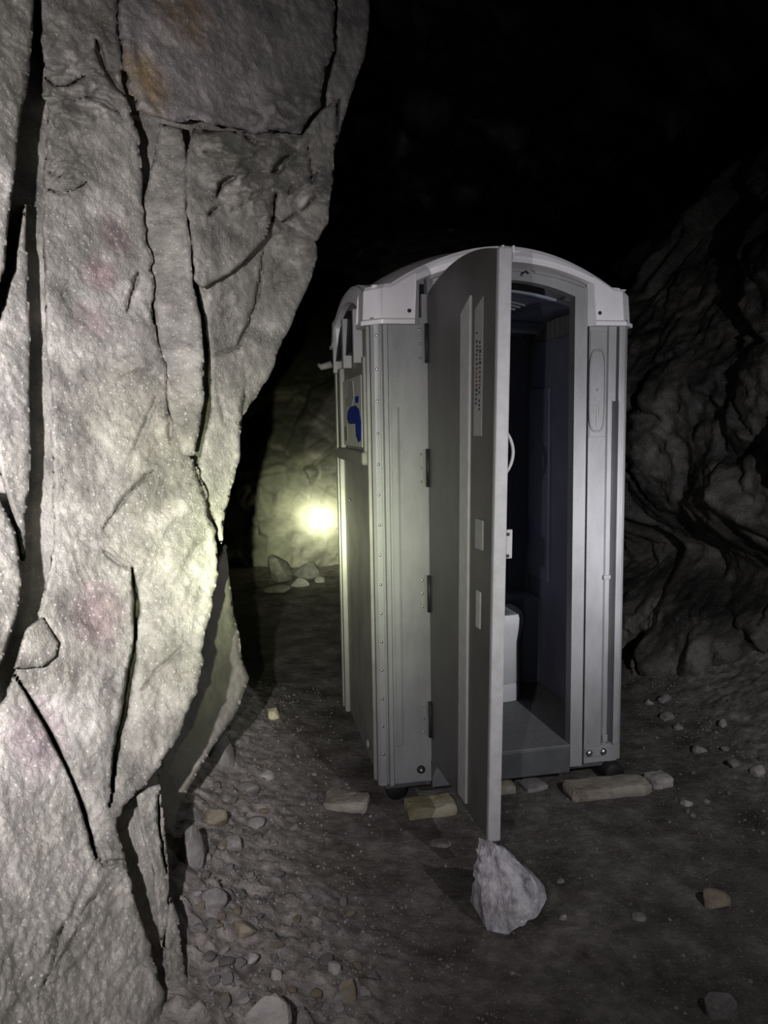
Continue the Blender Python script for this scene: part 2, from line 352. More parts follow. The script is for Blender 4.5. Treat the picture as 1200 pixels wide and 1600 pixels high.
def back_wall(x, z):
    p = np.stack([x, 0 * x, z], 1)
    y = 8.75 - 0.20 * facets(p * 0.9 + np.array([0.0, 0.37, 0.55]) + 0.4 * np.stack([fbm(p * 1.6, 4, 83), 0 * x, fbm(p * 1.6, 4, 84)], 1), 86) - 0.10 * facets(p * 2.2 + 0.3 * np.stack([fbm(p * 2, 2, 92), 0 * x, fbm(p * 2, 2, 93)], 1), 97) - 0.05 * facets(p * 5, 95) - 0.05 * fbm(p * 5, 4, 99)
    y = y - 0.35 * np.exp(-((z - 0.15) / 0.3) ** 2) + 1.6 * np.clip(z - 1.15, 0, 9) ** 1.15
    return np.stack([x, y, z], 1)
sheet('wall_back', back_wall, np.concatenate([np.arange(-5.5, -2.2, 0.08), np.arange(-2.2, 0.4, 0.022), np.arange(0.4, 6.4, 0.06)]), np.concatenate([np.arange(-0.3, 2.4, 0.022), np.arange(2.4, 6.4, 0.08)]), 'rock_far')
def roof_rock(x, y):
    p = np.stack([x, y, 0 * x], 1)
    z = 6.0 + 0.02 * (y - 4) - 0.16 * (x - 0.4) ** 2 * (x > 0.4) * 0.5 - 0.35 * facets(p * 0.8, 101) - 0.16 * facets(p * 2.0, 111) - 0.05 * fbm(p * 6, 4, 121)
    return np.stack([x, y, z], 1)
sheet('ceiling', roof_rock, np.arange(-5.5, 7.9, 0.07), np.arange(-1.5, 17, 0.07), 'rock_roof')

# ------------------------------------------------------------------ the setting: left rock wall, built slab by slab
def seg_dist(X, Y, pl, closed, par=False):
    d = np.full(X.shape, 1e9); n = len(pl); tt = np.zeros(X.shape)
    for i in range(n if closed else n - 1):
        (ax, ay), (bx, by) = pl[i], pl[(i + 1) % n]
        vx, vy = bx - ax, by - ay; L2 = vx * vx + vy * vy + 1e-9
        t = np.clip(((X - ax) * vx + (Y - ay) * vy) / L2, 0, 1)
        e = np.hypot(X - ax - t * vx, Y - ay - t * vy); tt = np.where(e < d, (i + t) / max(1, n - 1), tt); d = np.minimum(d, e)
    return (d, tt) if par else d
def inside(X, Y, pl):
    r = np.zeros(X.shape, bool); n = len(pl)
    for i in range(n):
        (ax, ay), (bx, by) = pl[i], pl[(i + 1) % n]
        if ay == by: continue
        c = ((ay > Y) != (by > Y)) & (X < (bx - ax) * (Y - ay) / (by - ay) + ax); r ^= c
    return r
def slab(name, poly, off=0.0, back=0.25, edge=10.0, rnd=0.05, step=3.0, warp=5.0, cracks=(), relief=1.0, chunk=None, tilt=(0, 0), mat='rock_pale', parent=None, seed=0, skirt=3.0):
    pl = [(float(a), float(b)) for a, b in poly]
    x0 = min(a for a, b in pl) - 3 * skirt; x1 = max(a for a, b in pl) + 3 * skirt
    y0 = min(b for a, b in pl) - 3 * skirt; y1 = max(b for a, b in pl) + 3 * skirt
    X, Y = np.meshgrid(np.arange(x0, x1 + step, step), np.arange(y0, y1 + step, step))
    sd = seg_dist(X, Y, pl, True) * np.where(inside(X, Y, pl), 1, -1)
    q2 = np.stack([X.ravel(), Y.ravel(), 0 * X.ravel() + seed * 3.7], 1)
    sd = sd + (warp * (fbm(q2 / 45, 3, 200 + seed) + 0.6 * fbm(q2 / 15, 3, 210 + seed))).reshape(X.shape)
    gy_, gx_ = np.gradient(sd, step); g2 = gx_ ** 2 + gy_ ** 2 + 1e-6
    near = np.abs(sd) < 0.8 * step                       # pull the rim of the grid onto the outline
    X = np.where(near, X - np.clip(gx_ * sd / g2, -step, step), X); Y = np.where(near, Y - np.clip(gy_ * sd / g2, -step, step), Y)
    sd = np.where(near, 0.0, sd)
    cx, cy = np.mean([a for a, b in pl]), np.mean([b for a, b in pl])
    d = base_depth(X, Y) + off + tilt[0] * (X - cx) + tilt[1] * (Y - cy)
    p0 = (CAM[None] + (FW[None] + RT[None] * ((X.ravel() - 600) / FPX)[:, None] + UP[None] * ((800 - Y.ravel()) / FPX)[:, None]) * d.ravel()[:, None])
    lean = np.stack([p0[:, 0] * 1.0 + p0[:, 2] * 0.25, p0[:, 1], p0[:, 2] * 0.45], 1)
    n = 0.035 * fbm(lean * 4.0, 4, 220 + seed) + 0.006 * facets(lean * 6 + 0.5 * np.stack([fbm(p0 * 5, 2, 231), fbm(p0 * 5, 2, 232), fbm(p0 * 5, 2, 233)], 1), 230) + 0.018 * fbm(p0 * 11, 6, 240, 0.66) + 0.009 * fbm(p0 * 75, 3, 250, 0.8)
    n = n * relief
    if chunk is None: chunk = ()
    if True:
        m = np.full(X.shape, 0.05) + 0.22 * np.clip(fbm(p0 * 3.1, 2, 290), 0, 1).reshape(X.shape)
        for (ux, uy, rx, ry, am) in chunk: m = np.maximum(m, am * np.exp(-(((X - ux) / rx) ** 2 + ((Y - uy) / ry) ** 2) ** 2))
        sl = np.stack([p0[:, 0] + 0.5 * p0[:, 2], p0[:, 1], p0[:, 2] - 0.4 * p0[:, 0]], 1)
        n = n - m.ravel() * (0.10 * ledges(p0, 7, seed) + 0.06 * ledges(p0, 15, seed + 5) + 0.03 * ledges(p0, 33, seed + 9) + 0.04 * fbm(sl * 9, 4, 275))
    d = d + n.reshape(X.shape)
    for (line, wd, dep, jump) in cracks:          # carved cracks; jump lets the right side sit deeper
        wx = (2.5 * fbm(q2 / 14, 2, 280)).reshape(X.shape)
        dd, tt = seg_dist(X + wx, Y + wx, line, False, True)
        wv = wd * np.clip(0.85 + 0.9 * fbm(q2 / 40, 2, 285 + seed), 0.3, 1.7).reshape(X.shape) * np.clip(4.5 * np.minimum(tt + 0.08, 1.08 - tt), 0.25, 1)
        d = d + dep * np.exp(-(dd / wv) ** 4)
        if jump:
            side = np.zeros(X.shape)
            ly = [b for a, b in line]; lx = [a for a, b in line]; o_ = np.argsort(ly)
            xx = np.interp(Y, np.array(ly)[o_], np.array(lx)[o_])
            fade = np.clip((Y - min(ly)) / 30, 0, 1) * np.clip((max(ly) - Y) / 30, 0, 1)
            side = ((X + wx) > xx) * np.exp(-np.clip(X - xx, 0, 999) / 70.0) * fade
            d = d + jump * side
    t = np.clip(sd / edge, 0, 1)
    d = d + rnd * (1 - np.sqrt(np.clip(1 - (1 - t) ** 2, 0, 1)))
    i = np.arange(X.size).reshape(X.shape)
    keep = sd >= 0
    k = keep[:-1, :-1] & keep[:-1, 1:] & keep[1:, 1:] & keep[1:, :-1]
    q = np.stack([i[:-1, :-1], i[1:, :-1], i[1:, 1:], i[:-1, 1:]], -1)[k]
    # the sides of the slab: its rim carried back into the wall in rough rings
    ed = np.concatenate([q[:, [0, 1]], q[:, [1, 2]], q[:, [2, 3]], q[:, [3, 0]]]); key = np.sort(ed, 1); key = key[:, 0] * X.size + key[:, 1]
    un, first, cnt = np.unique(key, return_index=True, return_counts=True)
    rim = ed[first[cnt == 1]]; rv = np.unique(rim); pos = {int(v): j for j, v in enumerate(rv)}
    xf, yf, df = X.ravel(), Y.ravel(), d.ravel(); gxf, gyf = (gx_ / np.sqrt(g2)).ravel()[rv], (gy_ / np.sqrt(g2)).ravel()[rv]
    K = max(2, int(math.ceil(back / 0.09))); ax_, ay_, ad_ = [xf], [yf], [df]; faces = [q]; prev = rv; base = X.size
    ri = np.array([[pos[int(a)], pos[int(b)]] for a, b in rim])
    for m_ in range(1, K + 1):
        f = m_ / K; rp_ = np.stack([xf[rv] / 22, yf[rv] / 22, np.full(len(rv), 3.1 * m_)], 1)
        ins = 1.5 + 4.5 * f + 2.5 * fbm(rp_, 3, 290 + seed) * min(1, m_ / 2)
        ax_.append(xf[rv] + gxf * ins); ay_.append(yf[rv] + gyf * ins); ad_.append(df[rv] + back * f + 0.03 * fbm(rp_ * 1.7, 2, 295) * (m_ < K))
        cur = base + np.arange(len(rv)); base += len(rv)
        faces.append(np.stack([prev[ri[:, 1]], prev[ri[:, 0]], cur[ri[:, 0]], cur[ri[:, 1]]], 1)); prev = cur
    xf, yf, df = np.concatenate(ax_), np.concatenate(ay_), np.concatenate(ad_); q = np.concatenate(faces)
    V = CAM[None] + (FW[None] + RT[None] * ((xf - 600) / FPX)[:, None] + UP[None] * ((800 - yf) / FPX)[:, None]) * df[:, None]
    u, inv = np.unique(q, return_inverse=True)
    return np_mesh(name, V[u], inv.reshape(q.shape), mat, parent)

SIL = [(580, -60), (577, 30), (572, 85), (548, 150), (527, 220), (517, 300), (512, 350), (494, 375), (496, 405), (470, 470), (442, 535), (430, 572), (402, 618), (379, 650), (373, 720), (361, 765), (352, 800), (347, 860)]
wl = slab('wall_left', [(-120, -90)] + [(a - 10, b) for a, b in SIL] + [(330, 930), (318, 1000), (300, 1080), (270, 1150), (245, 1230), (255, 1330), (262, 1430), (280, 1540), (292, 1700), (-120, 1700)],
          off=0.20, back=1.3, edge=18, rnd=0.040, step=6, warp=4, relief=0.8, seed=1, skirt=12)
wl['kind'] = 'structure'
# main face
slab('rock_slab', [(66, 95), (62, 20), (60, -90), (196, -90), (182, 10), (192, 130), (212, 200), (222, 300), (234, 400), (240, 500), (256, 570), (264, 640), (285, 700), (304, 720), (322, 780), (336, 830), (338, 900), (330, 960), (316, 1010), (308, 1080), (278, 1150), (255, 1190), (222, 1228), (196, 1262), (182, 1290), (196, 1340), (212, 1400), (235, 1480), (256, 1550), (270, 1700),
      (-120, 1700), (-120, 1150), (0, 1098), (24, 1048), (58, 970), (80, 905), (84, 760), (82, 640), (70, 500), (66, 330), (70, 200)],
     off=0.0, back=0.28, edge=8, rnd=0.020, warp=8, seed=2, parent=wl,
     chunk=[(115, 110, 75, 95, 0.9), (100, 270, 50, 40, 0.7), (160, 1330, 50, 60, 0.25), (225, 640, 60, 160, 0.22), (290, 820, 40, 120, 0.2)],
     cracks=[([(206, 885), (213, 940), (210, 1010), (196, 1100), (180, 1180), (172, 1262)], 4.0, 0.22, 0.05),
             ([(24, 1055), (70, 1130), (105, 1200), (125, 1250), (140, 1300), (150, 1340)], 3.2, 0.18, 0.03),
             ([(160, 830), (185, 790), (215, 755), (240, 735)], 3.0, 0.06, 0.0),
             ([(160, 860), (185, 880), (206, 890)], 3.0, 0.05, 0.0),
             ([(198, 486), (207, 455), (216, 425)], 3.0, 0.09, 0.0),
             ([(262, 610), (266, 660), (268, 690)], 2.5, 0.05, 0.0),
             ([(302, 722), (322, 780), (330, 830)], 2.5, 0.10, 0.02),
             ([(205, 710), (225, 670), (245, 620)], 4.0, 0.03, 0.0),
             ([(140, 1300), (160, 1350), (200, 1345)], 3.0, 0.04, 0.0),
             ([(70, 122), (88, 136), (112, 132), (134, 118)], 4.0, 0.12, 0.0), ([(76, 296), (96, 303), (118, 296), (138, 284)], 3.0, 0.10, 0.0), ([(74, 268), (98, 278), (124, 274)], 2.5, 0.07, 0.0),
             ([(150, 62), (162, 104), (178, 130), (196, 150)], 4.0, 0.12, 0.0), ([(110, 160), (135, 152), (160, 158), (186, 176)], 3.0, 0.09, 0.0),
             ([(110, 830), (120, 880), (135, 915)], 2.0, 0.03, 0.0), ([(220, 1080), (250, 1040), (285, 1015)], 2.0, 0.04, 0.0), ([(110, 1480), (125, 1430), (150, 1400)], 2.5, 0.03, 0.0), ([(60, 1560), (85, 1500), (100, 1440)], 2.5, 0.03, 0.0)])
# slender slab right of the main face
slab('rock_slab', [(247, 190), (285, 200), (294, 260), (290, 330), (298, 380), (302, 440), (311, 490), (318, 545), (320, 610), (313, 665), (303, 712), (285, 712), (262, 640), (252, 570), (244, 520), (236, 440), (226, 380), (218, 330), (230, 300), (240, 240)],
     off=0.0, back=0.22, edge=7, rnd=0.018, warp=3, seed=3, parent=wl, tilt=(-0.0012, 0))
# upper block over the recess
slab('rock_slab', [(300, 200), (400, 208), (470, 215), (505, 170), (530, 150), (527, 220), (517, 300), (512, 350), (494, 375), (440, 345), (426, 335), (420, 370), (398, 392), (365, 425), (316, 452), (306, 440), (300, 385), (294, 330), (286, 260)],
     off=-0.03, back=0.2, edge=7, rnd=0.020, warp=5, seed=4, parent=wl,
     chunk=[(420, 260, 110, 75, 1.0), (470, 330, 60, 40, 0.9)], cracks=[([(338, 308), (345, 288), (355, 280), (369, 277)], 4, 0.16, 0), ([(326, 338), (333, 330), (340, 320)], 4, 0.12, 0), ([(424, 268), (436, 260), (446, 250), (456, 241)], 5, 0.18, 0),
             ([(293, 203), (312, 206), (335, 203), (350, 200)], 4, 0.14, 0), ([(384, 214), (398, 222), (420, 226)], 4, 0.15, 0), ([(424, 372), (428, 345), (427, 318), (432, 300)], 3, 0.14, 0),
             ([(440, 348), (456, 338), (474, 326), (492, 308)], 3, 0.10, 0), ([(480, 222), (484, 250), (487, 288)], 2.5, 0.10, 0), ([(450, 302), (470, 288), (497, 268)], 3, 0.08, 0), ([(318, 236), (350, 246), (372, 240)], 3, 0.06, 0), ([(360, 330), (385, 312), (404, 300)], 3, 0.05, 0)])
# right-hand face under it, up to the silhouette
slab('rock_slab', [(310, 440), (360, 415), (400, 380), (425, 335), (470, 340), (512, 350), (494, 375), (496, 405), (470, 470), (442, 535), (430, 572), (402, 618), (379, 650), (373, 720), (361, 765), (352, 800), (346, 850), (336, 820), (322, 775), (306, 735), (318, 690), (330, 640), (325, 560), (318, 500)],
     off=0.11, back=0.9, edge=7, rnd=0.020, warp=4, seed=5, parent=wl, relief=0.8, chunk=[(440, 400, 70, 70, 0.6), (350, 480, 40, 60, 0.35), (370, 640, 30, 120, 0.3)],
     cracks=[([(412, 380), (408, 420), (400, 470), (388, 505), (375, 535), (372, 545)], 2.6, 0.10, 0.03), ([(372, 540), (350, 550), (334, 556)], 2.2, 0.06, 0), ([(382, 575), (382, 620), (378, 650)], 2.2, 0.10, 0.03), ([(336, 590), (345, 630), (352, 660)], 2.0, 0.05, 0.0)])
# brown boulder at the top
slab('rock_slab', [(205, -60), (186, 10), (192, 90), (198, 140), (214, 172), (262, 186), (300, 190), (360, 200), (420, 205), (470, 208), (498, 165), (516, 90), (522, 20), (520, -60)],
     off=-0.07, back=0.3, edge=15, rnd=0.040, warp=11, seed=6, parent=wl, mat='rock_brown', relief=1.0, chunk=[(470, 170, 60, 40, 0.6), (300, 190, 120, 25, 0.5)])
# flake beside it on the skyline
slab('rock_slab', [(530, -60), (577, -60), (577, 30), (572, 85), (548, 150), (527, 220), (515, 215), (508, 150), (524, 80)],
     off=0.06, back=0.9, edge=7, rnd=0.020, warp=3, seed=7, parent=wl, mat='rock_brown', relief=0.9)
# near slab on the very left
slab('rock_slab', [(-160, -90), (58, -90), (50, 60), (44, 130), (30, 220), (18, 320), (8, 410), (-10, 480), (-160, 560)],
     off=-0.16, back=0.35, edge=10, rnd=0.028, warp=4, seed=8, parent=wl)
slab('rock_slab', [(40, 318), (44, 420), (47, 560), (47, 700), (42, 790), (40, 880), (30, 860), (18, 800), (-5, 720), (-160, 640), (-160, 560), (0, 498), (18, 430), (30, 360)],
     off=-0.02, back=0.30, edge=8, rnd=0.024, warp=3, seed=9, parent=wl)
slab('rock_slab', [(-160, 740), (-8, 765), (24, 830), (36, 900), (28, 960), (4, 1030), (-30, 1085), (-160, 1120)],
     off=-0.12, back=0.40, edge=8, rnd=0.03, warp=3, seed=14, parent=wl)
# chock stone in the crevice
slab('rock_slab', [(20, 1046), (40, 985), (66, 962), (80, 985), (92, 1005), (88, 1025), (66, 1042)], off=-0.05, back=0.15, edge=6, rnd=0.016, step=2, warp=2, seed=10, parent=wl, relief=0.4)
# splintered foot of the wall
slab('rock_slab', [(214, 1245), (232, 1230), (250, 1225), (258, 1290), (264, 1380), (262, 1440), (252, 1480), (246, 1420), (236, 1350), (222, 1300)], off=0.06, back=0.25, edge=4, rnd=0.012, step=2.5, warp=2, seed=11, parent=wl,
     cracks=[([(246, 1240), (250, 1300), (262, 1370)], 2.5, 0.12, 0.0)])
slab('rock_slab', [(266, 1400), (278, 1430), (286, 1500), (300, 1560), (300, 1700), (272, 1700), (264, 1560), (258, 1470)], off=0.05, back=0.25, edge=4, rnd=0.012, step=2.5, warp=2, seed=12, parent=wl)
# lower buttress behind the edge, running down to the scree
slab('rock_slab', [(352, 850), (360, 900), (366, 960), (378, 1020), (390, 1060), (372, 1110), (345, 1150), (320, 1190), (280, 1260), (262, 1330), (240, 1330), (230, 1230), (270, 1130), (300, 1050), (320, 960), (338, 880)],
     off=0.72, back=1.0, edge=9, rnd=0.032, warp=3, seed=13, parent=wl, relief=0.8, mat='rock_far')

# ------------------------------------------------------------------ stones
def stone_mesh(name, mat, seed, sub=2, sx=1, sy=1, sz=1, cut=4, amp=0.16):
    bm = bmesh.new(); bmesh.ops.create_icosphere(bm, subdivisions=sub, radius=1.0)
    V = np.array([v.co[:] for v in bm.verts])
    V = V * (1 + amp * fbm(V * 1.3 + seed * 5.1, 3, 300 + seed))[:, None]
    rr = np.random.default_rng(1000 + seed)
    for _ in range(cut + 3):
        n = rr.normal(size=3); n /= np.linalg.norm(n); h = rr.uniform(0.45, 0.8)
        e = V @ n - h; V = V - np.clip(e, 0, None)[:, None] * n[None] * 0.92
    V = V * np.array([sx, sy, sz])
    for v, c in zip(bm.verts, V): v.co = c
    me = bpy.data.meshes.new(name); bm.to_mesh(me); bm.free()
    me.materials.append(MATS[mat]); me.polygons.foreach_set('use_smooth', [False] * len(me.polygons))
    return me
def stone(px, py, wpx, hpx, label, mat, seed, cat='stone', group=None, sub=3, deep=0.8, sink=0.36, rz=0.0, name='loose_stone', tiltxy=(0, 0), cut=5):
    """a stone whose foot shows at (px,py); size from its apparent width and height"""
    X = on_ground(px, py); s = np.linalg.norm(X - CAM) / FPX
    a = 0.5 * wpx * s; c = 0.5 * hpx * s / 0.92; b = a * deep
    me = stone_mesh(name, mat, seed, sub, a, b, c, cut)
    o = link(name, me); z = gz(X[0], X[1], True)
    o.location = (X[0], X[1] + b * 0.6, z + c * (1 - 2 * sink) ); o.rotation_euler = (tiltxy[0], tiltxy[1], rz)
    return tag(o, label, cat, group)

# ------------------------------------------------------------------ the portable toilet
YAW = 0.1961
T0 = (-0.0412, 3.1953, BZ)
W, D, H = 1.147, 1.08, 1.975
toilet = empty('portable_toilet', T0, YAW)
tag(toilet, 'grey plastic portable toilet with white arched roof and open door, standing on stones', 'portable toilet')
def vert(poly, z0, z1, mb):     # vertical prism from a plan outline (u,v)
    return mb.prism(poly, lambda a, b, t: (a, b, t), z0, z1)
def disc(mb, c, n, r, h, k=8):
    c = Vector(c); n = Vector(n).normalized()
    return mb.tube([c, c + n * h * 0.6, c + n * h], [r, r * 0.92, r * 0.45], k)
RIV = None
def rivet(parent, c, n, r=0.0065, mat='metal'):
    mb = MB(); disc(mb, c, n, r, 0.005); return mb.build('rivet', mat, parent, True)

# front panel, hinge side
mb = MB()
A_ = [(0.0, 0.045), (0.0, 0.014), (0.012, 0.0), (0.036, 0.0), (0.038, 0.014), (0.046, 0.014), (0.049, -0.010), (0.066, -0.010), (0.072, 0.006)]
Z_ = [(0.232, 0.006), (0.232, 0.045)]
SLOT = [(0.082, 0.006), (0.084, 0.016), (0.108, 0.016), (0.116, 0.004)]
vert(A_ + Z_, 0.0, 0.17, mb); vert(A_ + SLOT + Z_, 0.17, 1.64, mb); vert(A_ + Z_, 1.64, H + 0.03, mb)
fl = mb.build('front_panel', 'plastic_grey', toilet)
for py in (531, 581, 629, 678, 725, 772, 819, 866, 913, 959, 1005, 1051, 1098, 1143, 1190):
    z = 1.575 - (py - 662.5 - 0) * (3.19 / 1200) * 1.02
    rivet(fl, (0.022, 0.0, z), (0, -1, 0))
for zc in (1.90, 1.385, 0.845, 0.285):
    for dz in (-0.058, 0, 0.058): rivet(fl, (0.205, 0.006, zc + dz), (0, -1, 0), 0.006)
mb = MB(); disc(mb, (0.19, 0.006, 0.055), (0, -1, 0), 0.019, 0.012, 12); bo = mb.build('bolt', 'plastic_dark', fl, True)
mb = MB(); disc(mb, (0.19, -0.005, 0.055), (0, -1, 0), 0.009, 0.006, 8); mb.build('bolt_head', 'metal', fl, True)

# front panel, latch side
mb = MB()
Lr = [(0.962, 0.07), (0.962, 0.004), (1.045, 0.006)]
R_low = [(1.050, -0.004), (1.064, -0.006), (1.066, 0.046), (1.096, 0.046), (1.098, -0.010), (1.112, -0.012), (1.116, -0.006), (1.124, -0.010), (1.136, -0.002), (1.147, 0.016), (1.147, 0.07)]
R_top = [(1.050, -0.004), (1.084, -0.006), (1.086, 0.022), (1.096, 0.022), (1.098, -0.006), (1.112, -0.010), (1.116, -0.004), (1.124, -0.008), (1.136, 0.0), (1.147, 0.016), (1.147, 0.07)]
R_flat = [(1.05, 0.004), (1.10, 0.002), (1.125, 0.004), (1.125, 0.07)]
vert(Lr + R_flat, 0.0, 0.085, mb); vert(Lr + R_low, 0.085, 1.655, mb); vert(Lr + R_top, 1.655, H + 0.03, mb)
fr = mb.build('front_panel', 'plastic_grey', toilet)
mb = MB(); mb.box(0.966, 1.048, -0.002, 0.01, 0.03, 0.075); mb.build('bolt_plate', 'plastic_grey', fr, bevel=0.003)
for u in (0.985, 1.055):
    mb = MB(); disc(mb, (u, 0.0, 0.052), (0, -1, 0), 0.017, 0.016, 12); mb.build('bolt', 'metal', fr, True)
mb = MB(); mb.box(1.040, 1.074, -0.012, 0.02, 0.862, 0.880); mb.build('bracket', 'plastic_grey', fr, bevel=0.003)
mb = MB(); mb.box(1.046, 1.072, -0.012, 0.02, 0.10, 0.135); mb.build('bracket', 'plastic_grey', fr, bevel=0.003)
# raised plate with the oval recess
plate = MB(); plate.box(0.966, 1.043, -0.001, 0.01, 1.50, 1.955); pl_ = plate.build('number_plate', 'plastic_grey', fr, bevel=0.002)
ring = MB(); cu, cz, ru, rz_ = 1.0, 1.70, 0.036, 0.175
n = 40; pts_o = []; 
for i in range(n):
    t = 2 * math.pi * i / n; e = 0.5
    a = math.copysign(abs(math.cos(t)) ** e, math.cos(t)); b = math.copysign(abs(math.sin(t)) ** e, math.sin(t))
    pts_o.append((cu + ru * a, -0.003, cz + rz_ * b))
ring.tube(pts_o + [pts_o[0]], 0.0045, 6, False); ring.build('oval_rim', 'plastic_grey', pl_, True)
mb = MB(); disc(mb, (1.0, -0.001, 1.705), (0, -1, 0), 0.006, 0.006); mb.build('bolt_head', 'metal', pl_, True)
mb = MB()
for (u0, u1, z0, z1) in ((0.996, 1.004, 1.545, 1.64), (0.984, 0.990, 1.60, 1.64), (1.008, 1.014, 1.59, 1.63), (0.990, 1.012, 1.655, 1.672)): mb.box(u0, u1, -0.005, 0.0, z0, z1)
mb.build('embossed_mark', 'label_grey', pl_, bevel=0.0015)

# door frame: arched opening
def arch(u, half, z_mid, drop):
    return z_mid - drop * ((u - 0.575) / half) ** 2
mb = MB()
mb.box(0.886, 0.944, -0.014, 0.040, 0.0, 2.10); mb.box(0.215, 0.238, 0.004, 0.05, 0.0, 2.10)
us = np.linspace(0.235, 0.944, 21)
def strip(mb, us, lo, hi, v0, v1):
    for a, b in zip(us[:-1], us[1:]):
        vs = [(a, v0, lo(a)), (b, v0, lo(b)), (b, v1, lo(b)), (a, v1, lo(a)), (a, v0, hi(a)), (b, v0, hi(b)), (b, v1, hi(b)), (a, v1, hi(a))]
        mb.add(vs, [(0, 3, 2, 1), (4, 5, 6, 7), (0, 1, 5, 4), (1, 2, 6, 5), (2, 3, 7, 6), (3, 0, 4, 7)])
strip(mb, us, lambda u: arch(u, .36, 2.162, .085), lambda u: arch(u, .36, 2.205, .065), -0.012, 0.040)
dfm = mb.build('door_frame', 'plastic_grey', toilet)
mb = MB(); strip(mb, us, lambda u: arch(u, .36, 2.207, .065), lambda u: arch(u, .36, 2.235, .06), 0.004, 0.040); mb.build('frame_seal', 'plastic_side', dfm)
mb = MB(); strip(mb, np.linspace(0.70, 0.93, 9), lambda u: arch(u, .36, 2.196, .065), lambda u: arch(u, .36, 2.207, .065), -0.022, -0.010); mb.build('frame_bead', 'plastic_grey', dfm)
mb = MB(); strip(mb, np.linspace(0.25, 0.68, 12), lambda u: arch(u, .36, 2.196, .065), lambda u: arch(u, .36, 2.207, .065), -0.022, -0.010); mb.build('frame_bead', 'plastic_grey', dfm)
mb = MB(); disc(mb, (0.645, -0.012, 2.182), (0, -1, 0), 0.008, 0.012); mb.build('frame_hook', 'metal', dfm, True)
mb = MB(); mb.tube([(0.645, -0.018, 2.19), (0.66, -0.024, 2.196), (0.672, -0.018, 2.188)], 0.004, 6); mb.build('frame_wire', 'plastic_dark', dfm, True)
mb = MB(); mb.box(0.944, 0.962, 0.030, 0.065, 0.0, 2.12); mb.build('frame_seal', 'plastic_dark', dfm)

# side walls and back
def side_wall(u0, sgn, mat, vent):
    """profile along v; sgn -1 = outer face looks to -u"""
    o = lambda k: u0 + sgn * k
    P = [(0.012, 0), (0.030, 0), (0.034, -0.012), (0.060, -0.012), (0.064, 0.010), (0.084, 0.010), (0.088, -0.012), (0.90, -0.012), (0.905, 0.012), (0.945, 0.012), (0.95, -0.012), (0.985, -0.012), (0.99, 0.014), (1.03, 0.014), (1.035, 0.0), (1.07, 0.0), (1.08, -0.012)]
    poly = [(v, o(k)) for v, k in P] + [(1.08, o(-0.04)), (0.012, o(-0.04))]
    mb = MB(); mb.prism(poly, lambda a, b, t: (b, a, t), 0.0, H + 0.03)
    # gable under the roof arch
    vs_ = np.linspace(0.10, 0.98, 15)
    for a, b in zip(vs_[:-1], vs_[1:]):
        h = lambda v: H + 0.03 + 0.14 * (1 - ((v - 0.54) / 0.44) ** 2)
        ua, ub = sorted((o(-0.012), o(-0.04)))
        vv = [(ua, a, H), (ub, a, H), (ub, b, H), (ua, b, H), (ua, a, h(a)), (ub, a, h(a)), (ub, b, h(b)), (ua, b, h(b))]
        mb.add(vv, [(0, 3, 2, 1), (4, 5, 6, 7), (0, 1, 5, 4), (1, 2, 6, 5), (2, 3, 7, 6), (3, 0, 4, 7)])
    return mb.build('side_wall', mat, toilet, bevel=0.003)
swl = side_wall(0.0, -1, 'plastic_side', True)
swr = side_wall(W, 1, 'plastic_side', False)
mb = MB(); mb.prism([(0.0, 1.05), (W, 1.05), (W, 1.08), (0, 1.08)], lambda a, b, t: (a, b, t), 0, H + 0.10); mb.build('back_wall', 'plastic_side', toilet)
# inner liner (bluish) with ribs
mb = MB(); mb.box(0.05, W - 0.05, 1.035, 1.049, 0.1, H + 0.06); bl = mb.build('inner_back_wall', 'plastic_inside_lit', toilet)
for u, wd in ((0.30, .03), (0.86, 0.03), (0.93, 0.016), (0.975, .02)):
    mb = MB(); mb.box(u, u + wd, 1.018, 1.036, 0.62, 1.72); mb.build('wall_rib', 'plastic_inside_lit', bl, bevel=0.004)
mb = MB(); mb.box(0.885, 0.915, 1.012, 1.036, 1.40, 2.0); mb.build('wall_rib', 'plastic_inside_lit', bl, bevel=0.004)
mb = MB(); mb.box(W - 0.055, W - 0.041, 0.05, 1.03, 0.1, H + 0.02); ri = mb.build('inner_side_wall', 'plastic_inside', toilet)
mb = MB(); mb.box(W - 0.072, W - 0.054, 0.70, 0.98, 0.70, 1.75); mb.build('wall_rib', 'plastic_inside', ri, bevel=0.006)
mb = MB(); mb.box(0.041, 0.055, 0.05, 1.03, 0.1, H + 0.02); mb.build('inner_side_wall', 'plastic_inside', toilet)

# vents, pocket and sticker on the left side wall
mb = MB()
vs_ = np.linspace(0.26, 0.92, 13)
for a, b in zip(vs_[:-1], vs_[1:]):
    h = lambda v: 2.11 - 0.10 * ((v - 0.59) / 0.33) ** 2
    vv = [(-0.022, a, 1.90), (0.014, a, 1.90), (0.014, b, 1.90), (-0.022, b, 1.90), (-0.006, a, h(a)), (0.02, a, h(a)), (0.02, b, h(b)), (-0.006, b, h(b))]
    mb.add(vv, [(0, 3, 2, 1), (4, 5, 6, 7), (0, 1, 5, 4), (1, 2, 6, 5), (2, 3, 7, 6), (3, 0, 4, 7)])
mb.build('vent_screen', 'plastic_dark', swl)
for a, b in ((0.245, 0.275), (0.56, 0.61), (0.905, 0.94)):
    mb = MB(); mb.box(-0.034, 0.01, a, b, 1.84, 2.075); mb.build('vent_post', 'plastic_grey', swl, bevel=0.006)
mb = MB(); mb.box(-0.030, 0.004, 0.105, 0.885, 1.395, 1.455); pk = mb.build('pocket_ledge', 'plastic_side', swl, bevel=0.012)
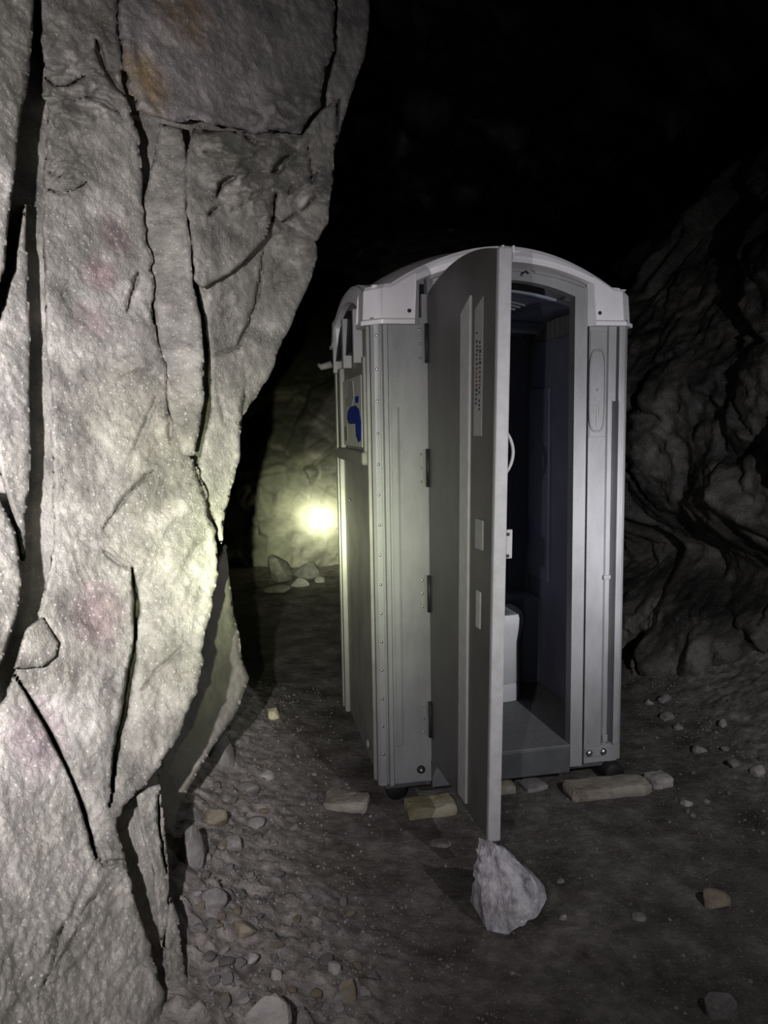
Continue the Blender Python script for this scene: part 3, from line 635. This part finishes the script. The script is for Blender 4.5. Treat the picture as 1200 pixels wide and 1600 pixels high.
for a, b in ((0.105, 0.15), (0.80, 0.885)):
    mb = MB(); mb.box(-0.018, 0.010, a, b, 1.45, 1.86); mb.build('pocket_rim', 'plastic_side', swl, bevel=0.008)
mb = MB(); mb.box(-0.004, 0.013, 0.24, 0.80, 1.47, 1.79); st = mb.build('sticker', 'label_white', swl); st['label'] = 'white notice with a blue figure'
def flat(name, poly, mat, parent, off):   # printed shape on the sticker, (v,z)
    mb = MB(); mb.prism(poly, lambda a, b, t: (t, a, b), -0.004 - off, -0.002); return mb.build(name, mat, parent)
flat('blue_print', [(0.26, 1.50), (0.34, 1.49), (0.40, 1.52), (0.41, 1.575), (0.60, 1.575), (0.66, 1.60), (0.64, 1.635), (0.56, 1.655), (0.40, 1.66), (0.30, 1.64), (0.25, 1.58)], 'print_blue', st, 0.002)
flat('grey_print', [(0.50, 1.66), (0.68, 1.66), (0.70, 1.70), (0.60, 1.71), (0.60, 1.775), (0.46, 1.775), (0.44, 1.70)], 'label_grey', st, 0.002)
flat('dark_print', [(0.66, 1.49), (0.76, 1.49), (0.76, 1.56), (0.66, 1.57)], 'plastic_side', st, 0.002)
flat('dark_print', [(0.30, 1.67), (0.40, 1.67), (0.40, 1.70), (0.30, 1.70)], 'print_blue', st, 0.002)
mb = MB(); disc(mb, (-0.012, 0.60, 1.20), (-1, 0, 0), 0.007, 0.006); mb.build('rivet', 'metal', swl, True)
mb = MB(); mb.tube([(-0.02, 1.075, 1.90), (-0.075, 1.09, 1.885), (-0.09, 1.10, 1.90)], [0.02, 0.018, 0.012], 8); mb.build('hook', 'plastic_side', swl, True)
mb = MB(); disc(mb, (-0.0, 0.25, 0.09), (-1, 0, 0), 0.022, 0.012, 12); mb.build('bolt', 'plastic_side', swl, True)

# roof
def zf(u):
    a = (u - W / 2) / 0.497
    return 2.14 + 0.162 * max(0, 1 - a * a)
def zs(v):
    a = (v - D / 2) / 0.40
    return 2.135 + 0.075 * max(0, 1 - a * a)
def low_f(u):
    if u < 0.185 or u > 0.962: return H
    a = (u - W / 2) / 0.41; return 2.232 - 0.094 * a * a
def low_s(v):
    if v < 0.17 or v > 0.91: return H
    a = (v - D / 2) / 0.38; return 2.135 - 0.07 * a * a
per = []   # perimeter samples: (u,v,zlow,ztop,nu,nv)
o_ = 0.030; ch = 0.045
uf = [ch] + sorted(set(list(np.linspace(0.08, W - 0.08, 31)) + [0.183, 0.187, 0.960, 0.964])) + [W - ch]
vf = [ch] + sorted(set(list(np.linspace(0.09, D - 0.09, 21)) + [0.168, 0.172, 0.908, 0.912])) + [D - ch]
for u in uf: per.append((u, -o_, low_f(u), zf(u), 0, -1))
for v in vf: per.append((W + o_ * 0.8, v, low_s(v), zs(v), 1, 0))
for u in uf[::-1]: per.append((u, D + o_, low_f(u), zf(u), 0, 1))
for v in vf[::-1]: per.append((-o_ * 0.8, v, low_s(v), zs(v), -1, 0))
n = len(per); mb = MB(); rows = []
for (u, v, zl, zt, nu, nv) in per:
    c = Vector((W / 2 - u, D / 2 - v, 0)).normalized()
    out = lambda k: (u - c.x * k, v - c.y * k)
    lip = zl < H + 0.01
    e0 = 0.014 if lip else 0.0
    rows.append([(*out(-0.03), zl), (*out(e0), zl), (*out(e0), zl + 0.016), (*out(0.002), zl + 0.024), (*out(-0.006), zt - 0.022), (*out(-0.020), zt - 0.004), (*out(-0.045), zt)])
k = len(rows[0]); P = [p for r in rows for p in r]
mb.add(P, [(i * k + j, ((i + 1) % n) * k + j, ((i + 1) % n) * k + j + 1, i * k + j + 1) for i in range(n) for j in range(k - 1)])
roof = mb.build('roof', 'plastic_white', toilet)
g = MB(); uu = np.linspace(0.012, W - 0.012, 31); vv_ = np.linspace(0.012, D - 0.012, 25)
G = np.array([[(u, v, max(zf(u) + zs(v) - 2.137, 2.137) - 0.002) for u in uu] for v in vv_]); g.grid(G)
dome = g.build('roof_dome', 'plastic_white', roof, True)
sm = dome.modifiers.new('solid', 'SOLIDIFY'); sm.thickness = 0.006; sm.offset = -1
mb = MB(); mb.box(0.548, 0.560, -0.038, 0.02, 2.238, 2.297); mb.build('roof_seam', 'plastic_white', roof, bevel=0.003)
mb = MB(); mb.box(0.595, 0.607, -0.036, 0.02, 2.236, 2.297); mb.build('roof_seam', 'plastic_white', roof, bevel=0.003)
for u in (0.155, 0.992):
    mb = MB(); disc(mb, (u, -0.028, 2.028), (0, -1, 0), 0.009, 0.008, 8); mb.build('roof_screw', 'plastic_dark', roof, True)
# ribbed translucent ceiling inside
g = MB(); G = np.array([[(u, v, 2.085 + 0.10 * (1 - ((u - .573) / .48) ** 2) - 0.04 * ((v - 0.5) / .4) ** 2) for u in np.linspace(0.12, 1.03, 15)] for v in np.linspace(0.16, 0.98, 13)]); g.grid(G)
cl = g.build('inner_ceiling', 'plastic_inside_lit', toilet, True); sm = cl.modifiers.new('solid', 'SOLIDIFY'); sm.thickness = 0.01
for v in np.linspace(0.50, 0.93, 8):
    mb = MB(); mb.tube([(u, v, 2.080 + 0.10 * (1 - ((u - .573) / .48) ** 2) - 0.04 * ((v - 0.5) / .4) ** 2) for u in np.linspace(0.28, 0.93 - 0.25 * (v - .50), 9)], 0.011, 6); mb.build('ceiling_rib', 'label_grey', cl, True)
mb = MB(); mb.tube([(u, 0.97 - 0.35 * ((u - .573) / .48) ** 2, 2.02 + 0.08 * (1 - ((u - .573) / .48) ** 2)) for u in np.linspace(0.15, 1.0, 15)], 0.016, 8); mb.build('ceiling_rim', 'plastic_tank', cl, True)

# base, step and skids
mb = MB(); mb.box(0.03, W - 0.03, 0.02, D - 0.01, -0.03, 0.085); mb.build('base', 'step_plastic', toilet, bevel=0.008)
mb = MB(); mb.box(0.236, 0.888, -0.012, 0.06, -0.028, 0.098); mb.build('step', 'step_plastic', toilet, bevel=0.006)
mb = MB(); mb.box(0.06, W - 0.06, 0.05, 1.03, 0.086, 0.102); fo = mb.build('toilet_floor', 'floor_plastic', toilet)
mb = MB(); mb.box(0.238, 0.886, -0.014, 0.05, 0.098, 0.106); mb.build('threshold_strip', 'floor_plastic', toilet, bevel=0.003)
for u, vv0 in ((0.085, 0.03), (1.100, -0.035)):
    mb = MB(); mb.tube([(u, vv0, -0.045), (u, vv0 + 0.005, -0.045), (u, 0.3, -0.045), (u, D, -0.045)], [0.040, 0.046, 0.046, 0.046], 14); mb.build('skid', 'rubber_black', toilet, True)

# holding tank with pedestal
mb = MB()
mb.prism([(0.06, 0.80), (W - 0.06, 0.80), (W - 0.06, 1.03), (0.06, 1.03)], lambda a, b, t: (a, b, t), 0.103, 0.60); tk = mb.build('tank_bench', 'plastic_inside', toilet, bevel=0.02)
def ped(z):   # plan outline of the pedestal at height z
    k = 0.0 if z < 0.42 else min(1, (z - 0.42) / 0.10)
    hw = 0.328 + 0.018 * k; dp = 0.26 + 0.03 * k
    r = []
    for i in range(25):
        t = math.pi * i / 24; a = math.cos(t); b = math.sin(t)
        r.append((0.573 + hw * math.copysign(abs(a) ** 0.22, a), 0.83 - dp * abs(b) ** 0.42))
    return r
mb = MB(); R_ = [ped(z) for z in (0.104, 0.19, 0.196, 0.20, 0.42, 0.50, 0.555, 0.575)]
zz = (0.104, 0.19, 0.196, 0.20, 0.42, 0.50, 0.555, 0.575)
insets = (0, 0, -0.006, 0, 0, 0, 0, 0.012)
P = []
for r, z, ins in zip(R_, zz, insets):
    for (a, b) in r:
        q = Vector((0.573 - a, 0.80 - b)); 
        ii = ins if ins >= 0 else 0.006
        q = q.normalized() * ii if q.length > 1e-6 else q
        P.append((a + q.x, b + q.y, z))
kk = 25; mb.add(P, [(i * kk + j, i * kk + j + 1, (i + 1) * kk + j + 1, (i + 1) * kk + j) for i in range(len(zz) - 1) for j in range(kk - 1)])
# top rim ring with the hole
top = [Vector(p) for p in P[-kk:]]
hole = [Vector((0.573 + 0.20 * math.cos(math.pi * i / 24), 0.80 - 0.19 * math.sin(math.pi * i / 24), 0.575)) for i in range(25)]
mb.add([tuple(p) for p in top] + [tuple(p) for p in hole] + [(p.x, p.y, 0.30) for p in hole], [(j, j + 1, kk + j + 1, kk + j) for j in range(kk - 1)] + [(kk + j, kk + j + 1, 2 * kk + j + 1, 2 * kk + j) for j in range(kk - 1)])
pd = mb.build('tank_pedestal', 'plastic_tank', toilet, True); pd['label'] = 'light grey toilet pedestal'
mb = MB(); seat_pts = [(0.573 + 0.215 * math.cos(math.pi * i / 20), 0.815 - 0.205 * math.sin(math.pi * i / 20), 0.588) for i in range(21)]
mb.tube(seat_pts, 0.022, 8); mb.build('toilet_seat', 'plastic_dark', toilet, True)
mb = MB(); mb.tube([(0.64, 0.86, 0.60), (0.64, 0.86, 0.625)], 0.014, 8); mb.build('seat_hinge', 'plastic_tank', toilet, True)
mb = MB(); mb.tube([(0.22, 0.96, 0.60), (0.22, 0.96, 1.3), (0.22, 0.96, 2.05)], 0.05, 12); mb.build('vent_pipe', 'rubber_black', toilet, True)

# door, open and slightly twisted
HU, HV = 0.236, -0.004
def dpt(s, t, z):   # s along the door, t outward from the face that looks out when shut
    a = math.radians(88.3 - 1.7 * z)
    Dx, Dy = math.cos(a), -math.sin(a); nx, ny = -math.sin(a), -math.cos(a)
    return (HU + Dx * s + nx * t, HV + Dy * s + ny * t, z)
DW = 0.690
def dtop(s): return 2.172 - 0.075 * ((s - 0.40) / 0.40) ** 2
ss = list(np.linspace(0.0, DW, 15)); zr = np.linspace(0.0, 1.0, 22)
door = empty('door', (0, 0, 0)); door.parent = toilet
def dgrid(mb, s_list, t, z0, zt):
    mb.grid(np.array([[dpt(s, t(s), z0 + (zt(s) - z0) * q) for s in s_list] for q in zr])); return mb
mb = MB()
outer = np.array([[dpt(s, 0.0, 0.105 + (dtop(s) - 0.105) * q) for s in ss] for q in zr])
inner = np.array([[dpt(s, -0.038, 0.105 + (dtop(s) - 0.105) * q) for s in ss] for q in zr])
mb.grid(outer); n0 = len(mb.v); mb.grid(inner)
R, Cc = len(zr), len(ss)
def bnd(): 
    return [(0, j) for j in range(Cc)] + [(i, Cc - 1) for i in range(1, R)] + [(R - 1, j) for j in range(Cc - 2, -1, -1)] + [(i, 0) for i in range(R - 2, 0, -1)]
bb = bnd(); fs = []
for a, b in zip(bb, bb[1:] + bb[:1]): fs.append((a[0] * Cc + a[1], b[0] * Cc + b[1], n0 + b[0] * Cc + b[1], n0 + a[0] * Cc + a[1]))
mb.f += fs
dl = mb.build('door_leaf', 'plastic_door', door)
def dbox(name, s0, s1, t0, t1, z0, z1, mat, parent, top0=None, bevel=0.003, nz=12):
    mb = MB(); rows = []
    zq = np.linspace(0, 1, nz)
    zt0 = z1 if top0 is None else top0
    ring_ = []
    for q in zq:
        za = z0 + (zt0 - z0) * q; zb = z0 + (z1 - z0) * q
        ring_.append([dpt(s0, t0, za), dpt(s1, t0, zb), dpt(s1, t1, zb), dpt(s0, t1, za)])
    vs = [p for r in ring_ for p in r]
    fs = [(i * 4 + j, i * 4 + (j + 1) % 4, (i + 1) * 4 + (j + 1) % 4, (i + 1) * 4 + j) for i in range(nz - 1) for j in range(4)] + [(3, 2, 1, 0), ((nz - 1) * 4, (nz - 1) * 4 + 1, (nz - 1) * 4 + 2, (nz - 1) * 4 + 3)]
    mb.add(vs, fs); return mb.build(name, mat, parent, bevel=bevel)
dbox('edge_trim', DW - 0.012, DW + 0.012, -0.044, 0.004, 0.10, dtop(DW) + 0.004, 'plastic_edge', door, bevel=0.006, nz=24)
dbox('door_rib', 0.385, 0.475, -0.002, 0.010, 0.13, 2.02, 'plastic_edge', door, top0=1.965, bevel=0.004, nz=24)
lab = dbox('door_label', 0.505, 0.575, -0.001, 0.0025, 1.525, 2.00, 'label_grey', door, top0=1.965, bevel=0.0)
lab['label'] = 'narrow printed strip along the door'
rr = random.Random(3)
for row, s0 in enumerate((0.520, 0.548)):
    z = 1.885 - 0.02 * row
    while z > 1.62:
        h = rr.uniform(0.006, 0.011)
        if rr.random() > 0.16:
            red = 1.70 < z < 1.77
            dbox('print_mark', s0, s0 + rr.uniform(0.010, 0.017), 0.0024, 0.0032, z - h, z, 'print_red' if red else 'print_dark', lab, bevel=0.0, nz=2)
        z -= h + rr.uniform(0.004, 0.008)
dbox('latch_plate', 0.535, 0.605, -0.001, 0.006, 1.125, 1.232, 'label_grey', door, bevel=0.004)
dbox('latch_plate', 0.548, 0.590, -0.001, 0.005, 0.84, 0.975, 'plastic_edge', door, bevel=0.004)
dbox('latch_bracket', 0.655, 0.672, -0.078, -0.040, 1.105, 1.205, 'plastic_edge', door, bevel=0.002)
for z in (1.115, 1.19):
    mb = MB(); c = Vector(dpt(0.674, -0.060, z)); mb.tube([c, c + Vector((0.0, -0.003, 0))], 0.006, 8); mb.build('bracket_hole', 'plastic_dark', door)
mb = MB(); mb.tube([dpt(0.665, -0.035 - 0.042 * math.sin(math.pi * i / 14) ** 0.7, 1.385 + 0.165 * i / 14) for i in range(15)], 0.006, 8); mb.build('handle', 'plastic_edge', door, True)
for zc in (1.90, 1.385, 0.845, 0.285):
    mb = MB(); mb.tube([(HU - 0.004, HV - 0.006, zc - 0.08), (HU - 0.004, HV - 0.006, zc + 0.08)], 0.009, 8)
    hg = mb.build('hinge', 'plastic_dark', door, True)
    mb = MB(); mb.box(HU - 0.020, HU, 0.001, 0.007, zc - 0.078, zc + 0.078); mb.build('hinge_leaf', 'plastic_side', hg)
    dbox('hinge_leaf', 0.004, 0.03, -0.001, 0.004, zc - 0.078, zc + 0.078, 'plastic_dark', hg, bevel=0.001)

# ------------------------------------------------------------------ stones and blocks
def loc2w(u, v, z=0):
    c, s = math.cos(YAW), math.sin(YAW); return (T0[0] + c * u - s * v, T0[1] + s * u + c * v, T0[2] + z)
def block(x, y, sx, sy, sz, rz, label, mat, seed, cat='stone', z0=None):
    bm = bmesh.new(); bmesh.ops.create_cube(bm, size=1.0); bmesh.ops.subdivide_edges(bm, edges=bm.edges[:], cuts=7, use_grid_fill=True)
    V = np.array([v.co[:] for v in bm.verts]) * np.array([sx, sy, sz])
    e = 0.5 * np.array([sx, sy, sz]) - np.abs(V)
    n = np.stack([fbm(V * 16 + seed, 3, 400 + seed + i) for i in range(3)], 1)
    V = V + n * 0.010
    cr = np.sort(e, 1); cs = np.exp(-(cr[:, 0] + cr[:, 1]) / 0.014)
    V = V * (1 - 0.10 * cs * (1 + fbm(V * 11 + 3 * seed, 2, 500)))[:, None]
    for v, c in zip(bm.verts, V): v.co = c
    me = bpy.data.meshes.new('stone_block'); bm.to_mesh(me); bm.free(); me.materials.append(MATS[mat])
    o = link('stone_block', me); z = (gz(x, y) if z0 is None else z0)
    o.location = (x, y, z + sz / 2 - 0.012); o.rotation_euler = (0, 0, rz)
    return tag(o, label, cat)
block(0.18, 3.14, 0.22, 0.12, 0.058, YAW + 0.02, 'yellow-stained pale stone block in front of the hinge-side corner of the toilet', 'block_mossy', 1)
block(-0.185, 3.185, 0.20, 0.13, 0.050, -0.08, 'flat tan stone slab on the ground left of the toilet corner', 'block_stone', 2)
block(0.985, 3.285, 0.40, 0.13, 0.062, YAW - 0.02, 'long chipped pale stone block at the right front corner of the toilet', 'block_stone', 3)
block(0.515, 3.335, 0.11, 0.12, 0.050, YAW, 'small pale stone block under the step, right of the door', 'block_stone', 4)
block(0.655, 3.36, 0.11, 0.13, 0.028, YAW + .15, 'thin flat grey stone under the step between two pale blocks', 'stone_grey', 5)
block(1.24, 3.36, 0.10, 0.10, 0.055, 0.3, 'pale stone chunk at the right end of the long block', 'stone_pale', 6)

# the rock that holds the door open: a jagged wedge
def wedge_rock():
    pts = [(-.10, .05, 0), (-.08, -.09, -.02), (-.03, -.125, -.02), (.10, -.06, .07), (.112, .02, .06), (.09, .08, .02), (.055, -.11, .03), (-.055, 0, .287), (-.078, .04, .27), (-.02, -.012, .262),
           (.035, -.03, .195), (.02, .06, .19), (-.092, -.05, .11), (-.10, .03, .15), (0, .10, 0), (-.02, -.095, .125), (.065, .05, .125), (.0, .0, -.04), (.05, -.085, .095)]
    bm = bmesh.new()
    for p in pts: bm.verts.new(p)
    r = bmesh.ops.convex_hull(bm, input=bm.verts[:])
    loose = [v for v in bm.verts if not v.link_faces]
    if loose: bmesh.ops.delete(bm, geom=loose, context='VERTS')
    for _ in range(3): bmesh.ops.subdivide_edges(bm, edges=bm.edges[:], cuts=1, use_grid_fill=True)
    bmesh.ops.triangulate(bm, faces=bm.faces[:]); bm.normal_update()
    Q = np.array([v.co[:] for v in bm.verts]); n = np.array([v.normal[:] for v in bm.verts])
    Q = Q + n * (-0.016 * ledges(Q * 1.0 + 3, 22, 3) + 0.010 * fbm(Q * 16, 3, 602))[:, None]
    for v, c in zip(bm.verts, Q): v.co = c
    me = bpy.data.meshes.new('door_stop_rock'); bm.to_mesh(me); bm.free(); me.materials.append(MATS['stone_quartz'])
    return me
ds = link('door_stop_rock', wedge_rock()); ds.location = (0.40, 2.44, gz(0.40, 2.44) + 0.012); ds.scale = (1.18, 1.0, 0.86); ds.rotation_euler = (0, 0, 0.1)
tag(ds, 'jagged white quartz rock wedged against the foot of the open door', 'rock')

stone(425, 1124, 26, 28, 'small pale yellow stone on the edge of the scree left of the toilet', 'stone_yellow', 1)
stone(412, 1640, 72, 84, 'smooth rounded pale stone at the bottom edge of the picture', 'stone_pale', 2, cut=2)
stone(376, 1464, 42, 22, 'flat tan stone in the gravel above the rounded pale stone', 'stone_tan', 3)
stone(432, 1534, 16, 24, 'slim white chip of rock standing in the gravel', 'stone_pale', 4, sub=2)
stone(392, 1512, 24, 16, 'small white angular stone in the gravel below the flat tan one', 'stone_pale', 5, sub=2)
stone(541, 1566, 26, 44, 'upright olive-tan cobble in the dark gravel', 'stone_tan', 6)
stone(520, 1522, 22, 18, 'small pale stone beside the upright olive cobble', 'stone_pale', 7)
stone(1120, 1422, 44, 30, 'angular tan stone on the dark floor at the right', 'stone_tan', 8)
stone(1130, 1592, 40, 48, 'pale elongated stone in the lower right corner', 'stone_grey', 9)
stone(1074, 1260, 20, 12, 'small pale wedge of stone right of the toilet', 'stone_pale', 10, sub=2)
stone(400, 1294, 30, 18, 'oval grey cobble half sunk in the scree', 'stone_grey', 11)
stone(416, 1218, 24, 16, 'pale rounded pebble in the middle of the scree', 'stone_pale', 12)
stone(385, 1240, 38, 20, 'long grey flake of rock lying on the scree', 'stone_grey', 13)
stone(345, 1196, 44, 62, 'tall pale rock at the top of the scree under the wall', 'stone_grey', 14)
stone(292, 1350, 46, 80, 'big grey rock at the foot of the wall, left edge of the scree', 'stone_grey', 15)
stone(336, 1290, 34, 44, 'brownish rock beside the big grey one', 'stone_tan', 16)
stone(330, 1420, 40, 36, 'low grey rock in front of the big grey one', 'stone_grey', 17)
stone(362, 1330, 36, 26, 'dark angular rock in the scree above the low grey one', 'rubble', 18)
stone(468, 916, 30, 18, 'pale oblong stone at the foot of the far wall', 'stone_pale', 19)
stone(432, 926, 46, 16, 'long low boulder at the foot of the far wall, leftmost', 'stone_grey', 20)
stone(434, 908, 46, 66, 'squarish boulder against the far wall left of the bright spot', 'stone_grey', 21)
stone(500, 910, 20, 12, 'small stone at the far wall beside the toilet', 'stone_pale', 22)
stone(476, 903, 54, 38, 'broad flat boulder below the bright spot on the far wall', 'stone_grey', 23)
for i, (px, py, a, b, lb) in enumerate([(1016, 1102, 16, 12, 'pale wedge-shaped stone on the bank behind the toilet corner'), (1041, 1098, 20, 14, 'rounded pale stone on the bank right of the toilet'), (1046, 1126, 26, 16, 'flat grey stone on the bank below the rounded pale one'),
        (1131, 1136, 12, 16, 'small upright pale stone on the right bank'), (1062, 1140, 18, 12, 'angular grey stone in the middle of the right bank'), (1095, 1176, 26, 14, 'dark flat stone low on the right bank'), (1186, 1212, 24, 22, 'grey cobble at the right edge of the picture'), (1150, 1200, 22, 16, 'dark cobble beside the one at the right edge'), (876, 1380, 12, 10, 'tiny stone on the floor right of the quartz rock'), (880, 1438, 14, 12, 'tiny pale stone in front of the quartz rock'),
        (1000, 1440, 22, 10, 'thin pale chip on the dark floor in the right foreground'), (690, 1325, 34, 10, 'flat pale patch of stone on the floor in front of the hinge side')]):
    stone(px, py, a, b, lb, ['stone_pale', 'stone_grey', 'rubble'][i % 3], 30 + i, sub=2)

# pebbles one could count: many of a kind, sharing a few meshes
peb = [stone_mesh('pebble', m, 60 + i, 2, 1, 0.85, 0.62, 5) for i, m in enumerate(['rubble', 'stone_grey', 'stone_grey', 'stone_pale', 'stone_tan', 'rubble'])]
def pebbles(n, pick, smin, smax, label, group, seed):
    r = random.Random(seed)
    for k in range(n):
        px, py = pick(r)
        X = on_ground(px, py); s = smin + (smax - smin) * r.random() ** 2.2
        o = link('pebble', r.choice(peb)); z = gz(X[0], X[1], True)
        o.scale = (s, s * r.uniform(.8, 1.2), s * r.uniform(.8, 1.2)); o.location = (X[0], X[1], z + 0.28 * s); o.rotation_euler = (r.uniform(-.3, .3), r.uniform(-.3, .3), r.uniform(0, 6.28))
        tag(o, label, 'pebble', group)
def scree(r):
    while True:
        y = r.uniform(1080, 1590); x = r.uniform(300, 720)
        lo = np.interp(y, [1080, 1200, 1400, 1590], [375, 335, 305, 320]); hi = np.interp(y, [1080, 1200, 1330, 1590], [400, 500, 500, 640])
        if lo < x < hi and r.random() < 1.15 - 0.9 * (x - lo) / (hi - lo): return x, y
pebbles(210, scree, 0.006, 0.026, 'small angular pebble among the scree by the rock wall', 'pebbles in the scree at the left', 5)
pebbles(40, lambda r: (r.uniform(1000, 1195), r.uniform(1080, 1330)), 0.006, 0.024, 'small pebble on the bank and floor right of the toilet', 'pebbles right of the toilet', 6)
pebbles(36, lambda r: (r.uniform(760, 1180), r.uniform(1270, 1580)), 0.004, 0.012, 'tiny pebble on the dark floor in the foreground', 'pebbles on the foreground floor', 7)

# gravel nobody could count: fine chips strewn over the scree and its edge
gb_v, gb_f = [], []
tet = np.array([[1, 0, -.3], [-.5, .87, -.3], [-.5, -.87, -.3], [0.1, 0.1, .8], [0.6, 0.5, .3]])
tf = [(0, 1, 4), (0, 4, 3), (4, 1, 3), (1, 2, 3), (2, 0, 3), (0, 2, 1)]
N = 14000
gxs = rng.uniform(-1.1, 1.9, N * 2); gys = 1.5 + 3.3 * rng.random(N * 2) ** 1.4
den = np.clip(1.0 - (gxs - wall_x(gys)) / 1.1, 0.06, 1) + np.clip((gxs - 1.4) / 0.4, 0, 0.7)
den = den + 0.5 * np.exp(-((gxs + 0.2) / .35) ** 2 - ((gys - 1.95) / .35) ** 2)
lx, ly = gxs - T0[0], gys - T0[1]; lu = lx * math.cos(YAW) + ly * math.sin(YAW); lv = -lx * math.sin(YAW) + ly * math.cos(YAW)
ok = (rng.random(N * 2) < den) & (gxs > wall_x(gys) + 0.10) & (gxs < 1.75) & ~((lu > -0.05) & (lu < W + .05) & (lv > -.05) & (lv < D + .05))
gxs, gys = gxs[ok][:N], gys[ok][:N]; gzs = ground_z(gxs, gys)
sz = 0.0022 + 0.0065 * rng.random(len(gxs)) ** 3
allv = []; allf = []
for i in range(len(gxs)):
    a = rng.uniform(0, 6.28); c, s = math.cos(a), math.sin(a)
    Rm = np.array([[c, -s, 0], [s, c, 0], [0, 0, 1]])
    allv.append((tet * rng.uniform(.7, 1.3, 3)) @ Rm.T * sz[i] + np.array([gxs[i], gys[i], gzs[i] + 0.2 * sz[i]]))
    allf.append(np.array(tf) + 5 * i)
gv = np_mesh('gravel', np.concatenate(allv), np.concatenate(allf), 'rubble', smooth=False)
tag(gv, 'fine grey gravel strewn over the cave floor', 'gravel', kind='stuff')
